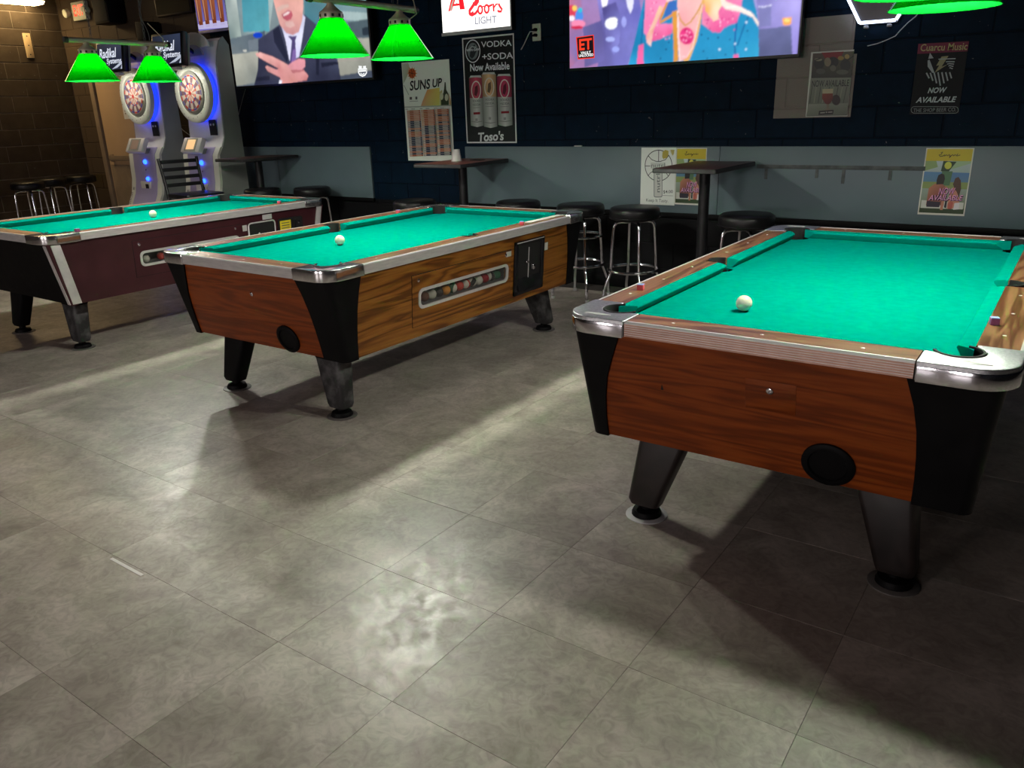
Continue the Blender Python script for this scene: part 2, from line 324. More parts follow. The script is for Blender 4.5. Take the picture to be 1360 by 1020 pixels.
# ------------------------------------------------------------------ flat print / screen art
class Art:
    def __init__(self, tf, y=0.0):
        self.v = []; self.f = []; self.c = []; self.tf = tf; self.k = 0; self.step = .00012
    def _add(self, pts, faces, cols):
        b = len(self.v); y = -self.k*self.step; self.k += 1
        self.v += [(p[0], y, p[1]) for p in pts]; self.f += [tuple(b+i for i in q) for q in faces]
        self.c += cols
    def poly(self, pts, col, cols=None, raw=False):
        P = pts if raw else [self.tf(*p) for p in pts]
        a = sum(P[i][0]*P[(i+1)%len(P)][1]-P[(i+1)%len(P)][0]*P[i][1] for i in range(len(P)))
        cl = [s2l(c) for c in cols] if cols else [s2l(col)]*len(P)
        if a < 0: P = P[::-1]; cl = cl[::-1]
        self._add(P, [tuple(range(len(P)))], cl)
    def rect(self, x0, y0, x1, y1, col, bot=None):
        self.poly([(x0,y0),(x1,y0),(x1,y1),(x0,y1)], col, [col,col,bot,bot] if bot else None)
    def ell(self, cx, cy, rx, ry, col, n=20, a0=0, a1=360):
        self.poly([(cx+rx*math.cos(math.radians(a0+(a1-a0)*i/n)), cy+ry*math.sin(math.radians(a0+(a1-a0)*i/n))) for i in range(n)], col)
    def stroke(self, pts, wd, col, closed=False):
        P = [Vector(self.tf(*p)) for p in pts]
        e = (Vector(self.tf(pts[0][0]+1, pts[0][1]))-P[0]).length*wd/2
        ws = []
        n = len(P); L_, R_ = [], []
        for i in range(n):
            a = P[i-1] if (i > 0 or closed) else P[i]; c = P[(i+1)%n] if (i < n-1 or closed) else P[i]
            t = (c-a); t = t.normalized() if t.length > 1e-9 else Vector((1,0)); nn = Vector((-t.y, t.x))*e
            L_.append(P[i]+nn); R_.append(P[i]-nn)
        idx = []
        m = n if closed else n-1
        for i in range(m):
            j = (i+1) % n; idx.append((n+i, n+j, j, i))
        self._add([tuple(p) for p in L_+R_], idx, [s2l(col)]*(2*n))
    def ring(self, cx, cy, rx, ry, wd, col, n=28):
        self.stroke([(cx+rx*math.cos(2*PI*i/n), cy+ry*math.sin(2*PI*i/n)) for i in range(n)], wd, col, True)
    def text(self, s, p0, p1, hpx, col, shear=0, bold=0, rot=0):
        """text fitted between the left-middle point p0 and right-middle point p1 (art units), height hpx"""
        cu = bpy.data.curves.new('tmp', 'FONT'); cu.body = s; cu.size = 1; cu.shear = shear; cu.offset = bold; cu.resolution_u = 3
        ob = bpy.data.objects.new('tmp', cu); me = ob.to_mesh()
        vs_ = [tuple(v.co) for v in me.vertices]; fs = [tuple(p.vertices) for p in me.polygons]
        ob.to_mesh_clear(); bpy.data.objects.remove(ob); bpy.data.curves.remove(cu)
        x0 = min(v[0] for v in vs_); x1 = max(v[0] for v in vs_); y0 = min(v[1] for v in vs_); y1 = max(v[1] for v in vs_)
        A = Vector(self.tf(*p0)); B = Vector(self.tf(*p1)); U = B-A; ln = U.length
        hh = (Vector(self.tf(p0[0], p0[1]+hpx/2))-Vector(self.tf(p0[0], p0[1]-hpx/2))).length
        if rot: hh = (Vector(self.tf(p0[0]+hpx/2, p0[1]))-Vector(self.tf(p0[0]-hpx/2, p0[1]))).length
        U.normalize(); V = Vector((-U.y, U.x))
        pts = [tuple(A+U*((v[0]-x0)/(x1-x0)*ln)+V*(((v[1]-y0)/(y1-y0)-.5)*hh)) for v in vs_]
        self._add(pts, fs, [s2l(col)]*len(pts))
    def raster(self, x0, x1, z0, z1, nx, blur=1.0):
        """turn the layered shapes into one finely gridded picture with soft colour transitions"""
        import numpy as np
        ny = int(nx*(z1-z0)/(x1-x0)); gx = np.linspace(x0, x1, nx); gz = np.linspace(z0, z1, ny); img = np.zeros((ny, nx, 3))
        for q in self.f:
            P = np.array([(self.v[i][0], self.v[i][2]) for i in q]); K = np.array([self.c[i] for i in q])
            i0, i1 = np.searchsorted(gx, P[:,0].min()), np.searchsorted(gx, P[:,0].max()); j0, j1 = np.searchsorted(gz, P[:,1].min()), np.searchsorted(gz, P[:,1].max())
            if i1 <= i0 or j1 <= j0: continue
            X, Z = np.meshgrid(gx[i0:i1+1], gz[j0:j1+1]); ins = np.zeros(X.shape, bool)
            for a in range(len(P)):
                ax, az = P[a]; bx, bz = P[(a+1) % len(P)]
                if az == bz: continue
                c = ((az > Z) != (bz > Z)) & (X < (bx-ax)*(Z-az)/(bz-az)+ax); ins ^= c
            if not ins.any(): continue
            if np.ptp(K, axis=0).max() < 1e-6: col = np.broadcast_to(K[0], X.shape+(3,))
            else:
                w_ = np.stack([1/((X-p[0])**2+(Z-p[1])**2+1e-7) for p in P], -1)**1.3; col = (w_/w_.sum(-1, keepdims=True)) @ K
            sub = img[j0:j1+1, i0:i1+1]; sub[ins] = col[ins]
        rs = np.random.RandomState(5)
        for n_, amp in ((14,.05),(40,.035),(120,.018)):
            m_ = max(2, int(n_*ny/nx)); nz_ = rs.randn(m_+2, n_+2)
            jj = np.linspace(0, m_, ny); ii = np.linspace(0, n_, nx); j_ = jj.astype(int); i_ = ii.astype(int); fj = (jj-j_)[:,None]; fi = (ii-i_)[None]
            v_ = nz_[j_][:,i_]*(1-fj)*(1-fi)+nz_[j_+1][:,i_]*fj*(1-fi)+nz_[j_][:,i_+1]*(1-fj)*fi+nz_[j_+1][:,i_+1]*fj*fi
            img *= (1+amp*v_)[:,:,None]
        k = np.exp(-np.arange(-3,4)**2/(2*blur**2)); k /= k.sum()
        pad = np.pad(img, ((3,3),(3,3),(0,0)), 'edge'); img = sum(k[t]*pad[t:t+ny, 3:3+nx] for t in range(7)); pad = np.pad(img, ((0,0),(3,3),(0,0)), 'edge'); img = sum(k[t]*pad[:, t:t+nx] for t in range(7))
        self.v = [(float(x), 0.0, float(z)) for z in gz for x in gx]; self.c = [tuple(map(float, c)) for c in np.clip(img, 0, 1).reshape(-1, 3)]
        self.f = [(j*nx+i, j*nx+i+1, (j+1)*nx+i+1, (j+1)*nx+i) for j in range(ny-1) for i in range(nx-1)]
    def build(self, name, m, parent, y=0.0):
        me = bpy.data.meshes.new(name); me.from_pydata(self.v, [], self.f)
        ca = me.color_attributes.new('Col', 'FLOAT_COLOR', 'POINT')
        for i, c in enumerate(self.c): ca.data[i].color = (*c, 1)
        me.materials.append(m); o = bpy.data.objects.new(name, me); C.objects.link(o); o.parent = parent; o.location = (0, y, 0)
        return o
def wall_art(region, scale, Y, org):
    """art units = zoomed picture coordinates of a print lying in the plane y=Y; org = the thing's base"""
    def tf(x, y):
        p = on_y(region[0]+x/scale, region[1]+y/scale, Y); return (p.x-org[0], p.z-org[2])
    return tf

# ================================================================== SETTING
WY = 5.982; LX = -11.48; CZ = 3.08
# floor and its vinyl tiles
fl = struct(MB().box(LX-.1, 3.6, RWY-.3, WY+.1, -.06, -.0035).build('floor', M_seam, smooth=0))
T = .4572; g = .0003; e = .0005; h2 = T/2-g
tm = bpy.data.meshes.new('tile')
tm.from_pydata([(-h2,-h2,-.004),(h2,-h2,-.004),(h2,h2,-.004),(-h2,h2,-.004),(-h2+e,-h2+e,0),(h2-e,-h2+e,0),(h2-e,h2-e,0),(-h2+e,h2-e,0),(-h2,-h2,-.0008),(h2,-h2,-.0008),(h2,h2,-.0008),(-h2,h2,-.0008)], [],
   [(4,5,6,7),(8,9,5,4),(9,10,6,5),(10,11,7,6),(11,8,4,7),(0,1,9,8),(1,2,10,9),(2,3,11,10),(3,0,8,11)])
tm.materials.append(M_floor)
cells = []
for i in range(-23, 11):
    for j in range(-21, 10):
        x = -1.268+T*(i+.5); y = 1.638+T*(j+.5)
        if x < LX+.1 or x > 3.5 or y > WY-.05: continue
        q = project((x, y, 0)); vis = q and -60 < q[0] < 1420 and 150 < q[1] < 1090
        cells.append((0 if vis else 1, math.hypot(x, y), x, y))
cells.sort()
far = MB()
for k, (nv, d, x, y) in enumerate(cells):
    if k < 300 and not nv:
        o = bpy.data.objects.new('tile', tm); C.objects.link(o); o.parent = fl; o.location = (x, y, random.uniform(-.0002, 0))
        o.rotation_euler = (random.uniform(-.0006,.0006), random.uniform(-.0006,.0006), 0)
    else:
        far.add([(x+v.co.x, y+v.co.y, v.co.z) for v in tm.vertices], [tuple(p.vertices) for p in tm.polygons])
o = far.build('far_tiles', M_floor, fl, smooth=0); o['kind'] = 'stuff'
struct(MB().box(LX-.1, 3.6, RWY-.3, WY+.1, CZ, CZ+.08).build('ceiling', M_ceiling, smooth=0))

# concrete block walls
def block_mesh(w_, hgt):
    a = w_/2; b_ = hgt/2; c = .004; d = .006
    me = bpy.data.meshes.new('block')
    vs_ = [(-a,0,-b_),(a,0,-b_),(a,0,b_),(-a,0,b_),(-a+.001,-d+.002,-b_+.001),(a-.001,-d+.002,-b_+.001),(a-.001,-d+.002,b_-.001),(-a+.001,-d+.002,b_-.001),(-a+c,-d,-b_+c),(a-c,-d,-b_+c),(a-c,-d,b_-c),(-a+c,-d,b_-c)]
    fs = [(8,9,10,11)]+[(i,(i+1)%4,4+(i+1)%4,4+i) for i in range(4)]+[(4+i,4+(i+1)%4,8+(i+1)%4,8+i) for i in range(4)]
    me.from_pydata(vs_, [], fs); return me
BW, BH = .4064, .2032
def block_wall(name, mblock, mmortar, mk, span, joint0, hidden):
    """mk(u,z)->(location, rotz); span in u"""
    wall = mk['back'].build(name, mmortar, smooth=0); struct(wall)
    me = block_mesh(BW-.008, BH-.008); me.materials.append(mblock)
    L_ = []
    for k in range(16):
        z = -.0101+BH*(k+.5)
        off = joint0 + (BW/2 if k % 2 else 0)
        i0 = math.floor((span[0]-off)/BW)
        i = i0
        while off+BW*i < span[1]:
            u0 = max(off+BW*i, span[0]); u1 = min(off+BW*(i+1), span[1]); i += 1
            if u1-u0 < .03 or z+BH/2 > CZ+.1: continue
            loc, rz = mk['at']((u0+u1)/2, z)
            q = project(loc); vis = bool(q and -50 < q[0] < 1410 and -40 < q[1] < 600) and not hidden(u0, u1, z)
            L_.append((0 if vis else 1, (Vector(loc)-EYE).length, loc, rz, (u1-u0-.008)/(BW-.008)))
    L_.sort(key=lambda t: (t[0], t[1]))
    rest = MB(); n = 0
    for nv, d, loc, rz, sx in L_:
        if n < 300 and not nv:
            o = bpy.data.objects.new('block', me); C.objects.link(o); o.parent = wall; o.location = loc; o.rotation_euler = (0,0,rz); o.scale = (sx,1,1); n += 1
        else:
            Mx = Matrix.Translation(loc) @ Matrix.Rotation(rz, 4, 'Z') @ Matrix.Diagonal((sx,1,1,1))
            rest.add([tuple(Mx @ v.co) for v in me.vertices], [tuple(p.vertices) for p in me.polygons])
    if rest.v: o = rest.build('hidden_blocks', mblock, wall, smooth=0); o['kind'] = 'stuff'
    return wall
def hid_back(u0, u1, z):
    if .70 < z < 1.10 and (u1 < -5.95 and u0 > -8.4 or u0 > -4.75): return True
    if u0 > -10.95 and u1 < -9.95 and z < 2.0: return True
    if z > 2.0 and (-7.8 < u0 and u1 < -5.9 or -3.6 < u0 and u1 < -1.9): return True
    return False
WB = block_wall('wall_back', M_block, M_mortar, {'back': MB().box(LX-.1, 3.6, WY+.0045, WY+.2, 0, CZ), 'at': lambda u, z: ((u, WY+.006, z), 0)}, (LX+.02, 3.5), -3.855+BW/2, hid_back)
WL = block_wall('wall_left', M_blockL, M_mortarL, {'back': MB().box(LX-.2, LX-.0045, RWY-.3, WY+.2, 0, CZ), 'at': lambda u, z: ((LX-.006, u, z), PI/2)}, (RWY+.02, WY), 5.58, lambda a, b, z: False)
struct(MB().box(3.5, 3.6, RWY-.3, WY+.1, 0, CZ).build('wall_right', M_mortar, smooth=0))
wr = MB(); xs = [LX-.1]
for _x, _w in FILL_WINS: xs += [_x-_w/2, _x+_w/2]
xs.append(3.6)
for k in range(0, len(xs), 2): wr.box(xs[k], xs[k+1], RWY-.12, RWY, 0, CZ)
for _x, _w in FILL_WINS: wr.box(_x-_w/2, _x+_w/2, RWY-.12, RWY, 0, WZ0); wr.box(_x-_w/2, _x+_w/2, RWY-.12, RWY, WZ1, CZ)
struct(wr.build('wall_rear', M_mortarL, smooth=0))
for k, (_x, _w) in enumerate(FILL_WINS):
    wn = struct(empty('window_%d' % (k+1), (_x, RWY-.06, WZ0)))  # added windows, out of view, that carry the rear fill light
    for a_, b_, c_, d_ in ((-_w/2,-_w/2+.05,0,WZ1-WZ0),(_w/2-.05,_w/2,0,WZ1-WZ0),(-_w/2,_w/2,0,.05),(-_w/2,_w/2,WZ1-WZ0-.05,WZ1-WZ0),(-.02,.02,.05,WZ1-WZ0-.05)):
        MB().box(a_, b_, -.04, .04, c_, d_).build('frame_bar', M_dark, wn, bevel=.003)
    for s_ in (-1,1): MB().box(*( (-_w/2+.05,-.02) if s_ < 0 else (.02,_w/2-.05) ), -.003, .003, .05, WZ1-WZ0-.05).build('pane', M_glass, wn, smooth=0)
struct(MB().box(LX+.02, 3.4, WY-.014, WY-.004, 0, .10).build('baseboard_back', M_black, bevel=.003))
# grey painted boards along the far wall
def band(name, x0, x1, seams):
    xs = [x0]+seams+[x1]
    root = empty(name, (x0, WY-.012, .65)); struct(root)
    for a, b_ in zip(xs, xs[1:]):
        MB().box(a+.0015-x0, b_-.0015-x0, -.012, .012, 0, .505).build('board', M_panel, root, bevel=.002)
    MB().box(0, x1-x0, -.016, .010, -.035, -.001).build('bottom_strip', M_black, root, bevel=.002)
    return root
band('trim_1', -4.72, 3.4, [-2.28, .16])
band('trim_2', -8.45, -5.94, [-7.38])
# scar of an old shelf left on the grey boards
sc_ = struct(empty('trim_3', (-1.99, WY-.0255, 1.0)))
M_scar = noisy('old_shelf_scar', (.035,.045,.045), (.09,.105,.105), 14, (.5,.7), lo=.3, hi=.6)
MB().box(0, 1.12, -.004, .002, 0, .028).build('shelf_batten', M_scar, sc_, bevel=.001)
for x, z in ((.06,-.075),(.42,-.06),(.60,-.095),(.90,-.065)):
    MB().box(x, x+.022, -.003, .002, z, -.001).build('bracket_mark', M_scar, sc_, bevel=.001)

# door in the far left corner
dr = struct(empty('door_1', (-10.93, WY, 0)))
MB().box(.11, 1.03, -.045, -.004, .01, 2.03).build('leaf', M_door, dr, bevel=.004)
for a, b_ in ((0,.10),(1.04,1.14)): MB().box(a, b_, -.075, -.003, 0, 2.14).build('jamb', M_frame, dr, bevel=.006)
MB().box(.10, 1.04, -.075, -.003, 2.04, 2.14).build('head', M_frame, dr, bevel=.006)
pb = MB().box(.2, .95, -.10, -.075, .98, 1.05).build('push_bar', M_frame, dr, bevel=.008)
for x in (.2, .91): MB().box(x, x+.05, -.076, -.044, .97, 1.06).build('bar_bracket', M_frame, pb, bevel=.004)
MB().box(.14, 1.0, -.052, -.0445, .06, .93).build('kick_panel', M_frame, dr, bevel=.003)

# ceiling fitting in the left corner
cl = empty('ceiling_light', (-11.28, 5.05, 2.90)); tag(cl, 'warm glowing ceiling light at the top of the left block wall', 'ceiling light')
MB().prism([(-.17,.04),(.17,.04),(.12,.18),(-.12,.18)], -.75, .62, 'y').build('housing', M_frame, cl, bevel=.004)
MB().prism([(-.165,.038),(-.12,.005),(.12,.005),(.165,.038)], -.74, .61, 'y').build('diffuser', M_ceil, cl, bevel=.006)
# linear fill fittings added on the unseen ceiling behind the viewer
for i, (x, y, lab) in enumerate(((-7.0, -1.6, 'added ceiling fill strip, unseen, furthest left behind the viewer'), (-3.6, -2.2, 'added ceiling fill strip, unseen, left of the viewer'), (-1.9, -2.6, 'added ceiling fill strip, unseen, straight behind the viewer'))):
    c2 = empty('fill_strip', (x, y, CZ-.10)); tag(c2, lab, 'ceiling light', 'added rear fill lights')
    MB().prism([(-.13,.10),(.13,.10),(.10,.03),(-.10,.03)], -.62, .62, 'y').build('housing', M_frame, c2, bevel=.004)
    MB().prism([(-.098,.03),(.098,.03),(.06,.0),(-.06,.0)], -.61, .61, 'y').build('diffuser', M_rear, c2, bevel=.004)

# ================================================================== POOL TABLES
TW, TL = 1.33, 2.335
ZT = .80                 # rail top
IN0, AX, AY = .03, .075, .215  # cabinet inset at its top; slopes of the long sides and of the ends
ZC0, ZC1 = .745, .340
def frame_of(side):
    if side == 'near': o, u, v, n = (0, -(TL/2-IN0), ZC0), (1,0,0), (0,-AY,1), (0,-1,-AY)
    if side == 'far':  o, u, v, n = (0, TL/2-IN0, ZC0), (-1,0,0), (0,AY,1), (0,1,-AY)
    if side == 'right': o, u, v, n = (TW/2-IN0, 0, ZC0), (0,1,0), (AX,0,1), (1,0,-AX)
    if side == 'left': o, u, v, n = (-(TW/2-IN0), 0, ZC0), (0,-1,0), (-AX,0,1), (-1,0,-AX)
    m = Matrix((Vector(u), Vector(v).normalized(), Vector(n).normalized())).transposed().to_4x4(); m.translation = o
    return m
VZX = lambda z: (z-ZC0)*math.hypot(1, AX)   # height along a sloping long side
VZY = lambda z: (z-ZC0)*math.hypot(1, AY)   # height along a sloping end
VZ = VZX
CAPW = {'l': [(.748,.212),(.66,.178),(.58,.150),(.50,.136),(.42,.130),(.335,.130)],
        'r': [(.748,.262),(.66,.236),(.58,.222),(.50,.216),(.42,.214),(.335,.216)],
        's': [(.748,.235),(.66,.212),(.58,.198),(.50,.190),(.42,.186),(.335,.186)]}
LEGP = ((ZC1+.006,.205,.390,.195,.300),(.300,.200,.376,.190,.294),(.072,.172,.296,.166,.256),(.052,.178,.290,.172,.250))   # z, x insets, y insets of a leg
def pool_table(x0, y0, label, kind):
    T_ = empty('pool_table', (x0+TW/2, y0+TL/2, 0)); tag(T_, label, 'pool table', 'pool tables')
    HX, HY = TW/2, TL/2
    wE, wS, rx, ry = (M_burg, M_burg, M_railx, M_raily) if kind == 'L' else (M_woodE, M_woodS, M_railx, M_raily)
    trim = M_alu
    # cabinet panels; the long side facing right has the ball-return window
    holes = {'M': (.652,1.437,.500,.586), 'L': (.640,1.440,.518,.602)}.get(kind)
    for side in ('near','far','left','right'):
        half0 = (HX if side in ('near','far') else HY)-IN0-(.04 if kind != 'L' else .012)
        half1 = half0-(AX if side in ('near','far') else AY)*(ZC0-ZC1)
        mb = MB(); v0 = (VZY if side in ('near','far') else VZX)(ZC1); t = .018
        slope = lambda v: half0+(half1-half0)*(v/v0)
        if side == 'right' and holes:
            a, b_, c, d = holes[0]-HY, holes[1]-HY, VZ(holes[2]), VZ(holes[3])
            mb.prism([(-half1,v0),(a,v0),(a,0),(-half0,0)], -t, 0); mb.prism([(b_,v0),(half1,v0),(half0,0),(b_,0)], -t, 0)
            mb.prism([(a,v0),(b_,v0),(b_,c),(a,c)], -t, 0); mb.prism([(a,d),(b_,d),(b_,0),(a,0)], -t, 0)
        else:
            mb.prism([(-half1,v0),(half1,v0),(half0,0),(-half0,0)], -t, 0)
        mm = (wE if side in ('near','far') else wS)
        if kind == 'L' and side in ('near','far'): mm = M_black  # burgundy table's ends coloured black to stand for the shade there
        mb.build('end_panel' if side in ('near','far') else 'side_panel', mm, T_, smooth=0, M=frame_of(side))
    bx_, by_ = HX-IN0-AX*(ZC0-ZC1)-.03, HY-IN0-AY*(ZC0-ZC1)-.03
    MB().box(-bx_, bx_, -by_, by_, ZC1, ZC1+.02).build('cabinet_bottom', M_black, T_, smooth=0)
    # corner caps: black moulded corners whose edges sweep inwards
    for sx in (-1,1):
        for sy in (-1,1):
            rings = []
            for k in range(len(CAPW['s'])):
                z = CAPW['s'][k][0]; ix = IN0+AX*(ZC0-z); iy = IN0+AY*(ZC0-z); pr = .008
                if kind == 'L': ue, us = ix+.045, iy+.045
                else:
                    ue = CAPW['l' if sx < 0 else 'r'][k][1] if sy < 0 else CAPW['s'][k][1]
                    us = CAPW['s'][k][1]+iy*.15
                cx, cy = HX-ix+pr, HY-iy+pr; R_ = .036 if kind != 'L' else .006
                ptsO = [(cx-(ue-ix), cy)]+[(cx-R_+R_*math.cos(math.radians(90-a)), cy-R_+R_*math.sin(math.radians(90-a))) for a in (0,15,30,45,60,75,90)]+[(cx, cy-(us-iy))]
                ptsI = [(cx-.02, cy-(us-iy)), (cx-.055, cy-.055), (cx-(ue-ix), cy-.02)]
                rings.append([(sx*p[0], sy*p[1], z) for p in ptsO+ptsI])
            MB().loft(rings).build('corner_cap', M_burg if kind == 'L' else M_black, T_, smooth=30)
    if kind == 'L':
        for side, sgn, u0, w_ in (('right',1,.075,.06),('near',-1,.055,.035)):
            half0 = (HX if side == 'near' else HY)-IN0; half1 = half0-(AX if side == 'near' else AY)*(ZC0-ZC1); VQ = VZY if side == 'near' else VZX
            s = -1 if side == 'right' else 1
            top, bot = s*(half0+IN0-u0), s*(half1+IN0-u0+.012)
            MB().prism([(bot-w_/2,VQ(ZC1+.004)),(bot+w_/2,VQ(ZC1+.004)),(top+w_/2,-.004),(top-w_/2,-.004)], .0005, .012).build('corner_strip', M_alu, T_, bevel=.002, M=frame_of(side))
        half0 = HY-IN0; half1 = half0-AY*(ZC0-ZC1)
        MB().prism([(half1-.05,VZ(ZC1+.004)),(half1,VZ(ZC1+.004)),(half0-.01,-.004),(half0-.06,-.004)], .0005, .012).build('corner_strip', M_alu, T_, bevel=.002, M=frame_of('right'))
    # legs and levelling feet
    for sx in (-1,1):
        for sy in (-1,1):
            mw_ = M_legworn if (kind in 'ML' and sx > 0) else (M_legdark if kind == 'R' else M_black)
            rings = []
            for z, a, b_, c, d in LEGP:
                poly = rrect(HX-b_, HX-a, HY-d, HY-c, .022, 3)
                rings.append([(sx*p[0], sy*p[1], z) for p in poly])
            lg = MB().loft(rings).build('leg', mw_, T_, smooth=35)
            if kind in 'ML' and sx > 0:
                MB().loft([[(sx*p[0], sy*p[1], z) for p in rrect(HX-b_-.002, HX-a+.002, HY-d-.002, HY-c+.002, .023, 3)] for z, a, b_, c, d in (LEGP[0], LEGP[1])]).build('leg_collar', M_black, lg, smooth=35)
            c = (sx*(HX-.234), sy*(HY-.211), 0)
            ft = MB().lathe([(.022,.075),(.022,.032),(.05,.026),(.056,.012),(.056,.006),(.05,.0045)], 20, c).build('levelling_foot', M_black, T_)
            MB().lathe([(.075,.0045),(.078,.003),(.078,.0)], 24, (c[0],c[1],.0003)).build('floor_coaster', M_cord if (kind == 'R' and sx < 0) else M_scuff, ft)
    # rails: wood tops, cushions, castings, trims
    RW, CW = .118, .048      # rail width to the cloth, cushion depth
    K = .235                 # casting length
    SP = .055                # half opening at the side pocket
    def seg(name, m, a, b_, along, s, prof, mitre0=0, mitre1=0, parent=T_, bevel=0):
        """prof: list of (inset from outer edge, z, mitre weight)"""
        rings = []
        for end, q, mi in ((0,a,mitre0),(1,b_,mitre1)):
            ring = []
            for ins, z, wt in prof:
                t = q+(mi*wt if end == 0 else -mi*wt)
                ring.append((t, s*(HY-ins), z) if along == 'x' else (s*(HX-ins), t, z))
            rings.append(ring)
        return MB().loft(rings).build(name, m, parent, smooth=30, bevel=bevel)
    prof_r = [(.004,.752,0),(.004,ZT-.003,0),(.008,ZT,0),(RW,ZT,0),(RW,.752,0)]
    prof_c = [(RW+.0005,ZT-.001,0),(RW+.015,ZT-.0005,.35),(RW+CW-.004,ZT-.006,1),(RW+CW,ZT-.012,1),(RW+CW-.003,ZT-.018,1),(RW+.022,.7575,.45),(RW+.0005,.7575,0)]
    prof_t = [(0,.752,0),(0,ZT-.004,0),(.006,ZT+.0015,0),(.013,ZT+.0015,0),(.013,ZT-.003,0),(.0035,ZT-.008,0),(.0035,.752,0)]
    def ribs(): 
        p = [(.002,.750,0)]
        for i in range(6):
            z = .752+i*.0072; p += [(-.001,z,0),(-.001,z+.0048,0),(.002,z+.006,0)]
        return p+[(.0055,.796,0),(.0055,.750,0)]
    segs = []
    for s in (-1,1):
        segs.append(('x', s, -HX+K, HX-K, .026, .026, 1, 1))
        segs.append(('y', s, -HY+K, -SP, .026, .012, 1, 0)); segs.append(('y', s, SP, HY-K, .012, .026, 0, 1))
    for along, s, a, b_, m0, m1, c0, c1 in segs:
        r = seg('rail', rx if along == 'x' else ry, a-(0 if c0 else .0), b_, along, s, prof_r)
        ext = .052
        seg('cushion', M_cloth, a-(ext if c0 else -.004), b_+(ext if c1 else -.004), along, s, prof_c, m0+ (.03 if c0 else 0), m1+(.03 if c1 else 0))
        n = 3
        for i in range(n):
            if along == 'x': t = a-K*.0+(b_-a)*(i+.5)/n; c = (t, s*(HY-.062))
            else: t = a+(b_-a)*(i+.5)/n; c = (s*(HX-.062), t)
            MB().lathe([(.0055,-.0005),(.0055,.0008),(.004,.0011),(0,.0011)], 10, (c[0], c[1], ZT)).build('sight', M_sight, r)
    for s in (-1,1):
        seg('rail_bridge', ry, -SP, SP, 'y', s, [(.004,.752,0),(.004,ZT-.003,0),(.008,ZT,0),(.062,ZT,0),(.062,.752,0)])
        if kind == 'R':
            seg('trim_cap', M_alu, -HX+K, HX-K, 'x', s, prof_t)
            seg('ribbed_trim', M_ribbed, -HX+K, HX-K, 'x', s, ribs())
        else:
            seg('rail_trim', trim, -HX+K, HX-K, 'x', s, prof_t)
        seg('rail_trim', trim, -HY+K, HY-K, 'y', s, prof_t)
    # corner castings with the pocket bite
    PC, PR = .150, .064
    for sx in (-1,1):
        for sy in (-1,1):
            P = [(K,0.0),(K,RW)]+[(PC+.058,RW-.004)]
            a0 = math.degrees(math.atan2(RW-.012-PC, .052)); a1 = 90-a0
            P += [(PC+PR*math.cos(math.radians(q)), PC+PR*math.sin(math.radians(q))) for q in [a0-(a0+360-a1)*i/16.0 for i in range(17)]]
            P += [(RW-.004,PC+.058),(RW,K),(0.0,K)]
            P += [(q[0],q[1]) for q in arc(.105,.105,.105,180,270,8)]
            poly = [(sx*(HX-p[0]+.003), sy*(HY-p[1]+.003)) for p in P]
            mm = M_cast if (kind == 'R') else M_polcast
            cs = MB().prism(poly, .747, ZT+.003).build('corner_casting', mm, T_, smooth=50, bevel=.004, segs=3)
            if kind == 'R':   # polished band round the lower edge
                bp_ = [(sx*(HX-p[0]+.006), sy*(HY-p[1]+.006)) for p in [(0,K)]+arc(.108,.108,.108,180,270,10)+[(K,0),(K,.01),(.13,.012),(.05,.05),(.012,.13),(.01,K)]]
                MB().prism(bp_, .745, .790).build('polished_band', M_chrome, cs, smooth=50, bevel=.0015)
                e0 = (sx*(HX-.11), sy*(HY-.045), ZT+.003)
                MB().prism([(e0[0]-.045,e0[1]-.008),(e0[0]+.0,e0[1]-.012),(e0[0]+.05,e0[1]-.004),(e0[0]+.05,e0[1]+.004),(e0[0]-.01,e0[1]+.011),(e0[0]-.045,e0[1]+.006)], ZT+.0025, ZT+.0045).build('emblem', M_alu, cs, bevel=.001)
            c = (sx*(HX-PC), sy*(HY-PC), 0)
            # pocket liner: full cup below the bed, collar only round the outer side
            cup = MB().lathe([(PR-.001,.750),(PR-.004,.66),(.03,.645),(0,.645),(0,.640),(.034,.640),(PR,.655),(PR+.002,.750)], 22, c, cap=False).build('pocket', M_hole, T_)
            base = 45 if (sx > 0 and sy > 0) else 135 if (sx < 0 and sy > 0) else 225 if (sx < 0) else 315
            ro = arc(c[0], c[1], PR+.001, base-118, base+118, 18); ri = arc(c[0], c[1], PR-.006, base-118, base+118, 18)
            rings = [[(o_[0],o_[1],.748),(o_[0],o_[1],ZT+.0045),(i_[0],i_[1],ZT+.0045),(i_[0],i_[1],.748)] for o_, i_ in zip(ro, ri)]
            MB().loft(rings).build('collar', M_hole, cup, smooth=40)
    for s in (-1,1):
        c = (s*(HX-.112), 0, 0); pr2 = .053
        cup = MB().lathe([(pr2-.001,.750),(pr2-.004,.66),(.03,.645),(0,.645),(0,.640),(.03,.640),(pr2,.655),(pr2+.002,.750)], 20, c, cap=False).build('pocket', M_hole, T_)
        base = 0 if s > 0 else 180
        ro = arc(c[0], c[1], pr2+.001, base-92, base+92, 16); ri = arc(c[0], c[1], pr2-.006, base-92, base+92, 16)
        MB().loft([[(o_[0],o_[1],.748),(o_[0],o_[1],ZT+.003),(i_[0],i_[1],ZT+.003),(i_[0],i_[1],.748)] for o_, i_ in zip(ro, ri)]).build('collar', M_hole, cup, smooth=40)
    # bed with pocket cut-outs
    P = []; bx_, by_ = HX-RW+.004, HY-RW+.004
